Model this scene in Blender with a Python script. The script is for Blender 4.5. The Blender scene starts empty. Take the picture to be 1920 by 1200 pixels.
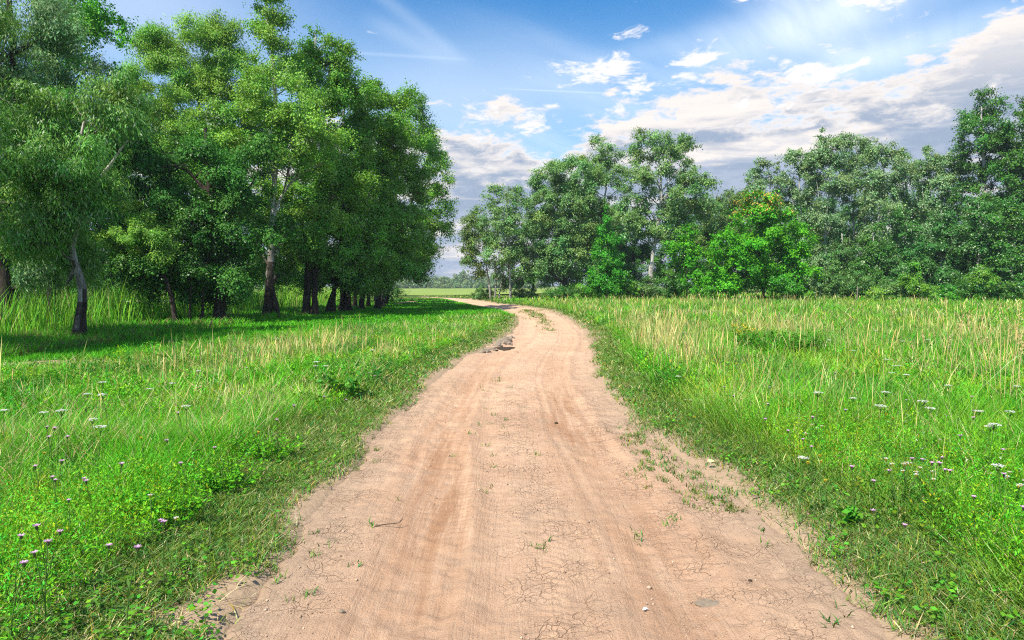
import bpy, math, random
import numpy as np
from mathutils import Vector

R = math.radians
PI = math.pi
RNG = np.random.default_rng(7)
SC = bpy.context.scene
COL = SC.collection

# ------------------------------------------------------------------ camera
H = 1.6                     # eye height
F = 1280.0                  # focal length in photo pixels (1920 wide)
TH = math.atan(64 / F)      # slight downward pitch, horizon at row 536
cam_d = bpy.data.cameras.new('camera')
cam = bpy.data.objects.new('camera', cam_d)
COL.objects.link(cam)
cam_d.sensor_width = 36.0
cam_d.lens = 36.0 * F / 1920.0
cam_d.clip_start = 0.05
cam_d.clip_end = 9000
cam.location = (0, 0, H)
cam.rotation_euler = (PI / 2 - TH, 0, 0)
SC.camera = cam

# ------------------------------------------------------------------ exposure
vs = SC.view_settings
vs.view_transform = 'Standard'
vs.look = 'None'
vs.gamma = 1.0
vs.exposure = 0.90
SC.cycles.max_bounces = 7
SC.cycles.diffuse_bounces = 3
SC.cycles.glossy_bounces = 2
SC.cycles.transmission_bounces = 4
SC.cycles.volume_bounces = 0
SC.cycles.filter_width = 1.15
SC.cycles.sampling_pattern = 'TABULATED_SOBOL'
SC.cycles.use_denoising = False
SC.cycles.denoiser = 'OPENIMAGEDENOISE'
SC.cycles.denoising_input_passes = 'RGB_ALBEDO_NORMAL'
SC.cycles.denoising_prefilter = 'ACCURATE'
SC.cycles.sample_clamp_indirect = 4.0

# ------------------------------------------------------------------ sun
SUN = Vector((-0.38, -0.50, 0.84)).normalized()      # towards the sun
sun_el = math.asin(SUN.z)
sun_az = math.atan2(SUN.x, SUN.y)
sl = bpy.data.lights.new('sun', 'SUN')
sl.energy = 4.6
sl.angle = R(0.5)
sl.color = (1.0, 0.945, 0.85)
so = bpy.data.objects.new('sun', sl)
so.rotation_euler = (-SUN).to_track_quat('-Z', 'Y').to_euler()
so.location = (-20, -15, 40)
COL.objects.link(so)


# ------------------------------------------------------------------ node helper
class NT:
    def __init__(s, tree):
        s.t = tree
        s.n = tree.nodes
        s.l = tree.links

    def put(s, sock, v):
        if v is None:
            return
        if isinstance(v, bpy.types.NodeSocket):
            s.l.new(v, sock)
        elif isinstance(v, (tuple, list)) and sock.type == 'RGBA' and len(v) == 3:
            sock.default_value = (*v, 1)
        else:
            sock.default_value = v

    def m(s, op, a, b=None, c=None, clamp=False):
        n = s.n.new('ShaderNodeMath')
        n.operation = op
        n.use_clamp = clamp
        s.put(n.inputs[0], a)
        s.put(n.inputs[1], b)
        s.put(n.inputs[2], c)
        return n.outputs[0]

    def step(s, v, lo, hi):
        n = s.n.new('ShaderNodeMapRange')
        n.interpolation_type = 'SMOOTHSTEP'
        s.put(n.inputs['Value'], v)
        n.inputs['From Min'].default_value = lo
        n.inputs['From Max'].default_value = hi
        return n.outputs[0]

    def mix(s, f, a, b, blend='MIX'):
        n = s.n.new('ShaderNodeMix')
        n.data_type = 'RGBA'
        n.blend_type = blend
        n.clamp_factor = True
        s.put(n.inputs[0], f)
        s.put(n.inputs[6], a)
        s.put(n.inputs[7], b)
        return n.outputs[2]

    def noise(s, vec, scale, detail=4, rough=0.55, dist=0.0):
        n = s.n.new('ShaderNodeTexNoise')
        s.put(n.inputs['Vector'], vec)
        n.inputs['Scale'].default_value = scale
        n.inputs['Detail'].default_value = detail
        n.inputs['Roughness'].default_value = rough
        n.inputs['Distortion'].default_value = dist
        return n.outputs[0]

    def xyz(s, x, y, z=0.0):
        n = s.n.new('ShaderNodeCombineXYZ')
        s.put(n.inputs[0], x)
        s.put(n.inputs[1], y)
        s.put(n.inputs[2], z)
        return n.outputs[0]

    def sep(s, v):
        n = s.n.new('ShaderNodeSeparateXYZ')
        s.put(n.inputs[0], v)
        return n.outputs

    def curve(s, v, pts):
        n = s.n.new('ShaderNodeFloatCurve')
        c = n.mapping.curves[0]
        while len(c.points) < len(pts):
            c.points.new(0.5, 0.5)
        for p, q in zip(c.points, pts):
            p.location = q
            p.handle_type = 'AUTO'
        n.mapping.update()
        s.put(n.inputs['Value'], v)
        return n.outputs[0]

    def dot(s, v, w):
        n = s.n.new('ShaderNodeVectorMath')
        n.operation = 'DOT_PRODUCT'
        s.put(n.inputs[0], v)
        n.inputs[1].default_value = w
        return n.outputs['Value']


def ray(px, py):
    """World direction of a photograph pixel (only used to read real bearings off the photograph)."""
    a, b = (px - 960) / F, (600 - py) / F
    c, s_ = math.cos(TH), math.sin(TH)
    return np.array([a, c + b * s_, -s_ + b * c])


# ------------------------------------------------------------------ world: sky with clouds
world = bpy.data.worlds.new('World')
SC.world = world
world.use_nodes = True
W = NT(world.node_tree)
W.n.clear()
w_out = W.n.new('ShaderNodeOutputWorld')
w_bg = W.n.new('ShaderNodeBackground')
W.l.new(w_bg.outputs[0], w_out.inputs[0])
w_bg.inputs[1].default_value = 0.072
sky = W.n.new('ShaderNodeTexSky')
sky.sky_type = 'NISHITA'
sky.sun_disc = False
sky.sun_elevation = sun_el
sky.sun_rotation = sun_az
sky.air_density = 1.0
sky.dust_density = 0.6
sky.ozone_density = 1.6
D = W.n.new('ShaderNodeTexCoord').outputs['Generated']
dx, dy, dz = W.sep(D)[:3]
az = W.m('ARCTAN2', dx, dy)
hor = W.m('SQRT', W.m('ADD', W.m('MULTIPLY', dx, dx), W.m('MULTIPLY', dy, dy)))
el = W.m('DIVIDE', dz, W.m('MAXIMUM', hor, 0.02))
# blue of the clear sky, a little deeper than the raw model
hs = W.n.new('ShaderNodeHueSaturation')
hs.inputs['Saturation'].default_value = 1.45
hs.inputs['Value'].default_value = 1.22
W.l.new(sky.outputs[0], hs.inputs['Color'])
base = W.mix(1.0, hs.outputs[0], (0.74, 1.06, 1.11), 'MULTIPLY')
# thin veil that whitens towards the horizon
veil_n = W.noise(W.xyz(W.m('MULTIPLY', az, 2.2), W.m('MULTIPLY', el, 3.0), 3.1), 1.6, 3, 0.5, 0.4)
veil = W.m('MULTIPLY', W.step(el, 0.50, 0.10), W.m('MULTIPLY_ADD', veil_n, 0.9, 0.18), clamp=True)
base = W.mix(W.m('MULTIPLY', veil, 0.70), base, (5.0, 6.7, 8.6))


def spot(a0, e0, ra, re):
    u = W.m('DIVIDE', W.m('SUBTRACT', az, a0), ra)
    v = W.m('DIVIDE', W.m('SUBTRACT', el, e0), re)
    q = W.m('ADD', W.m('MULTIPLY', u, u), W.m('MULTIPLY', v, v))
    return W.m('POWER', 2.718, W.m('MULTIPLY', q, -1.0))


# bright thin cirrostratus patches
base = W.mix(W.m('MULTIPLY', spot(-0.07, 0.27, 0.17, 0.075), 0.50), base, (6.0, 7.0, 8.4))
base = W.mix(W.m('MULTIPLY', spot(0.46, 0.29, 0.15, 0.085), 0.36), base, (7.2, 7.9, 8.8))
base = W.mix(W.m('MULTIPLY', spot(-0.50, 0.36, 0.20, 0.10), 0.5), base, (6.4, 7.3, 9.0))
# cirrus: long streaks seen from below on a high plane
zc = W.m('MAXIMUM', el, 0.04)
cx, cy = W.m('DIVIDE', W.m('SINE', az), zc), W.m('DIVIDE', W.m('COSINE', az), zc)
ca, sa = math.cos(R(-33)), math.sin(R(-33))
ru = W.m('ADD', W.m('MULTIPLY', cx, ca), W.m('MULTIPLY', cy, sa))
rv = W.m('SUBTRACT', W.m('MULTIPLY', cy, ca), W.m('MULTIPLY', cx, sa))
ci = W.noise(W.xyz(W.m('MULTIPLY', ru, 0.85), W.m('MULTIPLY', rv, 0.22), 1.7), 1.5, 5, 0.52, 0.5)
fib = W.noise(W.xyz(W.m('MULTIPLY', ru, 6.0), W.m('MULTIPLY', rv, 0.5), 4.7), 1.6, 4, 0.6, 0.3)
ci_a = W.m('MULTIPLY', W.step(ci, 0.44, 0.70), W.m('MULTIPLY_ADD', fib, 0.5, 0.6))
ci_a = W.m('MULTIPLY', ci_a, W.m('MULTIPLY', W.step(az, -0.20, 0.40), 0.72))
base = W.mix(ci_a, base, (8.3, 8.9, 9.9))


def contrail(p, q, wid, amp, soft=0.03):
    a, b = ray(*p), ray(*q)
    a, b = a / np.linalg.norm(a), b / np.linalg.norm(b)
    nrm = np.cross(a, b)
    nrm /= np.linalg.norm(nrm)
    mid = (a + b) / np.linalg.norm(a + b)
    t = np.cross(nrm, mid)
    half = float(np.arccos(np.clip(a @ b, -1, 1)) / 2)
    dist = W.m('DIVIDE', W.dot(D, tuple(nrm)), wid)
    g = W.m('POWER', 2.718, W.m('MULTIPLY', W.m('MULTIPLY', dist, dist), -1.0))
    along = W.m('ABSOLUTE', W.dot(D, tuple(t)))
    return W.m('MULTIPLY', W.m('MULTIPLY', g, W.step(along, half + soft, half - soft)), amp)


for c in (contrail((660, -50), (865, 112), 0.009, 0.13), contrail((700, 40), (840, 112), 0.012, 0.14),
          contrail((650, 98), (868, 111), 0.0022, 0.12, 0.03), contrail((960, 167), (1185, 177), 0.0009, 0.24),
          W.m('MULTIPLY', contrail((1300, 120), (1760, -50), 0.032, 0.75, 0.12), W.m('MULTIPLY_ADD', fib, 0.8, 0.25)),
          W.m('MULTIPLY', contrail((1010, 150), (1420, 40), 0.016, 0.22, 0.10), W.m('MULTIPLY_ADD', fib, 0.8, 0.2)),
          W.m('MULTIPLY', contrail((1500, 150), (1950, 20), 0.020, 0.6, 0.10), W.m('MULTIPLY_ADD', fib, 0.8, 0.2))):
    base = W.mix(c, base, (8.3, 9.2, 10.0))
# cumulus and stratocumulus bank low over the trees
az01 = W.m('MULTIPLY_ADD', az, 0.5, 0.5)           # -1..1 rad -> 0..1
top = W.m('MULTIPLY', W.curve(az01, [(0.0, 0.40), (0.30, 0.42), (0.44, 0.50), (0.50, 0.48), (0.545, 0.43), (0.585, 0.56),
                                     (0.64, 0.56), (0.69, 0.57), (0.745, 0.55), (0.80, 0.66), (0.86, 0.80), (1.0, 0.70)]), 0.5)
q1 = W.xyz(W.m('MULTIPLY', az, 7.0), W.m('MULTIPLY', el, 19.0), 0.4)
n1 = W.noise(q1, 1.0, 9, 0.60, 0.25)
n1b = W.noise(W.xyz(W.m('MULTIPLY', az, 26.0), W.m('MULTIPLY', el, 60.0), 7.4), 1.0, 6, 0.62, 0.3)
cov = W.m('SUBTRACT', top, el)
dens = W.m('ADD', W.m('MULTIPLY', cov, 15.0), W.m('MULTIPLY', W.m('SUBTRACT', n1, 0.5), 4.6))
dens = W.m('ADD', dens, W.m('MULTIPLY', W.m('SUBTRACT', n1b, 0.5), 2.9))
c_a = W.step(dens, -0.12, 0.62)
# small torn puffs above the bank
n3 = W.noise(W.xyz(W.m('MULTIPLY', az, 15.0), W.m('MULTIPLY', el, 34.0), 9.2), 1.0, 8, 0.62, 0.35)
pm = W.m('MAXIMUM', spot(0.15, 0.30, 0.12, 0.06), W.m('MAXIMUM', spot(0.50, 0.38, 0.20, 0.05), spot(0.03, 0.24, 0.12, 0.035)))
pm = W.m('MAXIMUM', pm, spot(0.31, 0.41, 0.06, 0.03))
pm = W.m('MAXIMUM', pm, W.m('MAXIMUM', spot(0.26, 0.31, 0.08, 0.04), spot(0.40, 0.27, 0.10, 0.05)))
p_a = W.m('MULTIPLY', W.step(W.m('MULTIPLY_ADD', pm, 0.21, n3), 0.67, 0.79), 0.92)
# light tops, grey blue undersides in flat layers
n2 = W.noise(W.xyz(W.m('MULTIPLY', az, 3.4), W.m('MULTIPLY', el, 30.0), 2.2), 1.0, 6, 0.55, 0.35)
n2 = W.m('MULTIPLY_ADD', W.m('SUBTRACT', n1, 0.5), -0.35, n2)
grey = W.m('MULTIPLY', W.step(n2, 0.36, 0.53), W.step(dens, 0.25, 1.3))
grey = W.m('MULTIPLY', grey, W.step(el, 0.34, 0.20))
ccol = W.mix(grey, (7.9, 7.35, 6.95), (2.9, 3.6, 4.8))
ccol = W.mix(W.m('MULTIPLY', W.step(n1b, 0.56, 0.40), W.step(dens, 0.5, 1.6)), ccol, W.mix(0.55, ccol, (4.2, 4.8, 5.9)))
base = W.mix(c_a, base, ccol)
base = W.mix(p_a, base, (8.5, 8.2, 8.2))
W.l.new(base, w_bg.inputs[0])
world.cycles.sampling_method = 'MANUAL'
world.cycles.sample_map_resolution = 512


# ------------------------------------------------------------------ numeric helpers
def _hash(ix, iy, seed):
    h = (ix.astype(np.int64) * 374761393 + iy.astype(np.int64) * 668265263 + seed * 974634777) & 0xFFFFFFFF
    h = ((h ^ (h >> 13)) * 1274126177) & 0xFFFFFFFF
    return ((h ^ (h >> 16)) & 0xFFFF) / 65535.0


def vnoise(x, y, seed=0):
    x, y = np.asarray(x, float), np.asarray(y, float)
    ix, iy = np.floor(x), np.floor(y)
    fx, fy = x - ix, y - iy
    fx, fy = fx * fx * (3 - 2 * fx), fy * fy * (3 - 2 * fy)
    a, b = _hash(ix, iy, seed), _hash(ix + 1, iy, seed)
    c, d = _hash(ix, iy + 1, seed), _hash(ix + 1, iy + 1, seed)
    return (a + (b - a) * fx) * (1 - fy) + (c + (d - c) * fx) * fy


def fbm(x, y, seed=0, oct=4):
    s, a, t = 0.0, 0.5, 0.0
    for k in range(oct):
        s = s + a * vnoise(x * 2 ** k + 13.7 * k, y * 2 ** k - 7.1 * k, seed + k)
        t += a
        a *= 0.5
    return s / t


def sstep(lo, hi, v):
    t = np.clip((np.asarray(v, float) - lo) / (hi - lo), 0, 1)
    return t * t * (3 - 2 * t)


def mesh_np(name, verts, quads=None, tris=None, mats=(), tint=None, smooth=False, mat_idx=None):
    """One mesh from arrays; tint is one colour per face (quads first, then tris)."""
    verts = np.asarray(verts, np.float32).reshape(-1, 3)
    q = np.zeros((0, 4), np.int32) if quads is None else np.asarray(quads, np.int32).reshape(-1, 4)
    t = np.zeros((0, 3), np.int32) if tris is None else np.asarray(tris, np.int32).reshape(-1, 3)
    me = bpy.data.meshes.new(name)
    me.vertices.add(len(verts))
    me.vertices.foreach_set('co', verts.ravel())
    nl = len(q) * 4 + len(t) * 3
    me.loops.add(nl)
    me.loops.foreach_set('vertex_index', np.concatenate([q.ravel(), t.ravel()]))
    me.polygons.add(len(q) + len(t))
    ls = np.concatenate([np.arange(len(q)) * 4, len(q) * 4 + np.arange(len(t)) * 3]).astype(np.int32)
    me.polygons.foreach_set('loop_start', ls)
    if smooth:
        me.polygons.foreach_set('use_smooth', np.ones(len(ls), bool))
    if mat_idx is not None:
        me.polygons.foreach_set('material_index', np.asarray(mat_idx, np.int32))
    me.update(calc_edges=True)
    if tint is not None:
        at = me.attributes.new('tint', 'FLOAT_COLOR', 'FACE')
        c = np.ones((len(ls), 4), np.float32)
        c[:, :3] = tint
        at.data.foreach_set('color', c.ravel())
    for mm in mats:
        me.materials.append(mm)
    return me


def link(name, me, parent=None):
    o = bpy.data.objects.new(name, me)
    COL.objects.link(o)
    if parent is not None:
        o.parent = parent
    return o


def tag(o, label=None, cat=None, group=None, kind=None):
    if label:
        o['label'] = label
    if cat:
        o['category'] = cat
    if group:
        o['group'] = group
    if kind:
        o['kind'] = kind
    return o


def empty(name, loc, label, cat, group=None, rz=0.0):
    o = bpy.data.objects.new(name, None)
    o.empty_display_size = 0.2
    o.location = loc
    o.rotation_euler = (0, 0, rz)
    COL.objects.link(o)
    return tag(o, label, cat, group)


def tubes(paths, sides=7):
    """paths: list of (points n x 3, radii n). Returns verts, quads, and for each face its mean t and path index."""
    V, Q, Z = [], [], []
    off = 0
    ang = np.arange(sides) * 2 * PI / sides
    for pts, rad in paths:
        pts, rad = np.asarray(pts, float), np.asarray(rad, float)
        n = len(pts)
        tan = np.gradient(pts, axis=0)
        tan /= np.linalg.norm(tan, axis=1)[:, None] + 1e-9
        ref = np.array([1.0, 0.1, 0.0]) if abs(tan[:, 2]).mean() > 0.6 else np.array([0.0, 0.1, 1.0])
        a = np.cross(tan, ref)
        a /= np.linalg.norm(a, axis=1)[:, None] + 1e-9
        b = np.cross(tan, a)
        ring = pts[:, None, :] + rad[:, None, None] * (np.cos(ang)[None, :, None] * a[:, None, :] + np.sin(ang)[None, :, None] * b[:, None, :])
        V.append(ring.reshape(-1, 3))
        i = np.arange(n - 1)[:, None] * sides + np.arange(sides)[None, :]
        j = np.arange(n - 1)[:, None] * sides + (np.arange(sides)[None, :] + 1) % sides
        Q.append((np.stack([i, j, j + sides, i + sides], -1) + off).reshape(-1, 4))
        off += n * sides
    V, Q = np.concatenate(V), np.concatenate(Q)
    return V, Q


def smooth_path(ctrl, n=14):
    """Catmull-Rom through control points (k x d)."""
    c = np.asarray(ctrl, float)
    if len(c) == 2:
        t = np.linspace(0, 1, n)[:, None]
        return c[0] * (1 - t) + c[1] * t
    p = np.vstack([2 * c[0] - c[1], c, 2 * c[-1] - c[-2]])
    out = []
    segs = len(c) - 1
    for u in np.linspace(0, segs - 1e-6, n):
        i = int(u)
        t = u - i
        a, b, d, e = p[i], p[i + 1], p[i + 2], p[i + 3]
        out.append(0.5 * (2 * b + (d - a) * t + (2 * a - 5 * b + 4 * d - e) * t * t + (3 * b - a - 3 * d + e) * t ** 3))
    return np.array(out)


# ------------------------------------------------------------------ terrain and the line of the dirt path
EDGE = [(1200, 400, 1660), (1100, 485, 1590), (1000, 566, 1478), (930, 618, 1385), (880, 660, 1310), (800, 718, 1192),
        (750, 775, 1148), (700, 832, 1113), (670, 872, 1106), (650, 910, 1104), (640, 938, 1101), (620, 966, 1092),
        (605, 975, 1076), (592, 973, 1052), (582, 945, 1024), (576, 905, 990), (570, 878, 935), (564, 852, 905), (560, 836, 872)]


def ground_pt(px, py, z=0.0):
    d = ray(px, py)
    s_ = (z - H) / d[2]
    return d[0] * s_, d[1] * s_


_y, _l, _r = [], [], []
for py, pl, pr in EDGE:
    xl, yy = ground_pt(pl, py)
    xr, _ = ground_pt(pr, py)
    _y.append(yy)
    _l.append(xl)
    _r.append(xr)
_y = np.array(_y)
_l = np.array(_l)
_r = np.array(_r)
# the path runs on straight behind the camera, and bends away to the left beyond the trees
sl0, sr0 = (_l[3] - _l[0]) / (_y[3] - _y[0]), (_r[3] - _r[0]) / (_y[3] - _y[0])
_y = np.concatenate([[-8.0], _y, [110.0]])
_l = np.concatenate([[_l[0] - 0.3 * sl0 * 11], _l, [-19.0]])
_r = np.concatenate([[_r[0] - 0.3 * sr0 * 11], _r, [-15.5]])


def path_l(y):
    return np.interp(y, _y, _l)


def path_r(y):
    return np.interp(y, _y, _r)


def _slope(y):
    return np.clip((path_l(y + 0.6) + path_r(y + 0.6) - path_l(y - 0.6) - path_r(y - 0.6)) / 2.4, -3, 3)


def path_dist(x, y):
    """signed metres outside the path: >0 outside, with sides (dl, dr)."""
    k = 1 / np.sqrt(1 + _slope(y) ** 2)
    dl = (path_l(y) - x) * k
    dr = (x - path_r(y)) * k
    return dl, dr


def terrain0(x, y):
    x, y = np.asarray(x, float), np.asarray(y, float)
    z = 0.10 * (fbm(x / 3.5, y / 3.5, 3, 3) - 0.5) * sstep(200, 40, np.hypot(x, y))
    z = z + 0.55 * sstep(30, 75, y) * sstep(-2, 16, x) * sstep(400, 150, y)
    z = z - 0.25 * sstep(-13, -18, x) * sstep(120, 60, y)
    return z


def terrain(x, y):
    z = terrain0(x, y)
    dl, dr = path_dist(x, y)
    d = np.maximum(dl, dr)
    near = sstep(105, 85, y)
    z = z + near * (0.07 * sstep(0.1, 0.9, d) - 0.17 * sstep(0.12, -0.25, d))
    return z


def at(px, py, Y):
    d = ray(px, py)
    s_ = Y / d[1]
    return np.array([d[0] * s_, Y, H + d[2] * s_])


def at_height(px, py, hgt):
    """where the line of sight comes hgt above the ground."""
    z = hgt
    for _ in range(6):
        x, y = ground_pt(px, py, z)
        z = hgt + float(terrain(np.array([x]), np.array([y]))[0])
    return x, y, z


# ------------------------------------------------------------------ materials
def new_mat(name):
    m = bpy.data.materials.new(name)
    m.use_nodes = True
    m.node_tree.nodes.clear()
    k = NT(m.node_tree)
    out = k.n.new('ShaderNodeOutputMaterial')
    return m, k, out


def leaf_mat(name, trans=0.26, rough=0.55, spec=0.15, warm=(1.25, 1.35, 0.55)):
    m, k, out = new_mat(name)
    a = k.n.new('ShaderNodeAttribute')
    a.attribute_name = 'tint'
    p = k.n.new('ShaderNodeBsdfPrincipled')
    p.inputs['Roughness'].default_value = rough
    p.inputs['Specular IOR Level'].default_value = spec
    k.put(p.inputs['Base Color'], a.outputs['Color'])
    t = k.n.new('ShaderNodeBsdfTranslucent')
    k.put(t.inputs[0], k.mix(1.0, a.outputs['Color'], warm, 'MULTIPLY'))
    mx = k.n.new('ShaderNodeMixShader')
    mx.inputs[0].default_value = trans
    k.l.new(p.outputs[0], mx.inputs[1])
    k.l.new(t.outputs[0], mx.inputs[2])
    k.l.new(mx.outputs[0], out.inputs[0])
    return m


def bark_mat():
    m, k, out = new_mat('bark')
    a = k.n.new('ShaderNodeAttribute')
    a.attribute_name = 'tint'
    co = k.n.new('ShaderNodeTexCoord').outputs['Object']
    x, y, z = k.sep(co)[:3]
    ridg = k.noise(k.xyz(k.m('MULTIPLY', x, 22), k.m('MULTIPLY', y, 22), k.m('MULTIPLY', z, 3)), 1.0, 5, 0.65, 0.4)
    rings = k.noise(k.xyz(k.m('MULTIPLY', x, 3), k.m('MULTIPLY', y, 3), k.m('MULTIPLY', z, 16)), 1.0, 5, 0.6, 0.6)
    col = k.mix(k.step(ridg, 0.35, 0.68), k.mix(1.0, a.outputs['Color'], (0.45, 0.42, 0.4), 'MULTIPLY'), a.outputs['Color'])
    col = k.mix(k.m('MULTIPLY', k.step(rings, 0.60, 0.68), 0.8), col, (0.035, 0.03, 0.025))
    p = k.n.new('ShaderNodeBsdfPrincipled')
    p.inputs['Roughness'].default_value = 0.9
    p.inputs['Specular IOR Level'].default_value = 0.15
    k.put(p.inputs['Base Color'], col)
    bp = k.n.new('ShaderNodeBump')
    bp.inputs['Strength'].default_value = 0.9
    bp.inputs['Distance'].default_value = 0.04
    k.put(bp.inputs['Height'], ridg)
    k.l.new(bp.outputs[0], p.inputs['Normal'])
    k.l.new(p.outputs[0], out.inputs[0])
    return m


def plain(name, col, rough=0.8, spec=0.2, var=0.25, scale=30):
    m, k, out = new_mat(name)
    co = k.n.new('ShaderNodeTexCoord').outputs['Object']
    n = k.noise(co, scale, 4, 0.6)
    c = k.mix(n, tuple(v * (1 - var) for v in col), tuple(min(1, v * (1 + var)) for v in col))
    p = k.n.new('ShaderNodeBsdfPrincipled')
    p.inputs['Roughness'].default_value = rough
    p.inputs['Specular IOR Level'].default_value = spec
    k.put(p.inputs['Base Color'], c)
    k.l.new(p.outputs[0], out.inputs[0])
    return m


M_LEAF = leaf_mat('tree_leaf')
M_GRASS = leaf_mat('grass_blade', 0.27, 0.6, 0.08, (1.2, 1.25, 0.6))
M_PETAL = leaf_mat('petal', 0.30, 0.6, 0.15, (1, 1, 1))
M_BARK = bark_mat()


def ground_mat():
    m, k, out = new_mat('meadow_soil')
    co = k.n.new('ShaderNodeTexCoord').outputs['Object']
    n = k.noise(co, 0.9, 6, 0.6)
    f = k.noise(co, 24.0, 5, 0.65)
    col = k.mix(k.step(n, 0.35, 0.65), (0.030, 0.058, 0.008), (0.060, 0.110, 0.014))
    col = k.mix(k.m('MULTIPLY', k.step(f, 0.5, 0.66), 0.6), col, (0.15, 0.11, 0.06))
    # bare soil beside the path and on two worn patches (an attribute of the ground itself)
    a = k.n.new('ShaderNodeAttribute')
    a.attribute_name = 'bare'
    b = k.step(k.m('ADD', a.outputs['Fac'], k.m('MULTIPLY', k.m('SUBTRACT', f, 0.5), 0.5)), 0.35, 0.65)
    soil = k.mix(f, (0.27, 0.185, 0.115), (0.40, 0.285, 0.185))
    col = k.mix(b, col, soil)
    p = k.n.new('ShaderNodeBsdfPrincipled')
    p.inputs['Roughness'].default_value = 0.95
    p.inputs['Specular IOR Level'].default_value = 0.1
    k.put(p.inputs['Base Color'], col)
    bp = k.n.new('ShaderNodeBump')
    bp.inputs['Strength'].default_value = 0.6
    bp.inputs['Distance'].default_value = 0.03
    k.put(bp.inputs['Height'], f)
    k.l.new(bp.outputs[0], p.inputs['Normal'])
    k.l.new(p.outputs[0], out.inputs[0])
    return m


def field_mat():
    m, k, out = new_mat('field_crop')
    co = k.n.new('ShaderNodeTexCoord').outputs['Object']
    x, y, z = k.sep(co)[:3]
    n = k.noise(k.xyz(k.m('MULTIPLY', x, 0.02), k.m('MULTIPLY', y, 0.012)), 1.0, 6, 0.6, 0.3)
    col = k.mix(k.step(n, 0.3, 0.7), (0.17, 0.25, 0.05), (0.23, 0.29, 0.07))
    p = k.n.new('ShaderNodeBsdfPrincipled')
    p.inputs['Roughness'].default_value = 0.95
    p.inputs['Specular IOR Level'].default_value = 0.05
    k.put(p.inputs['Base Color'], col)
    k.l.new(p.outputs[0], out.inputs[0])
    return m


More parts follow.
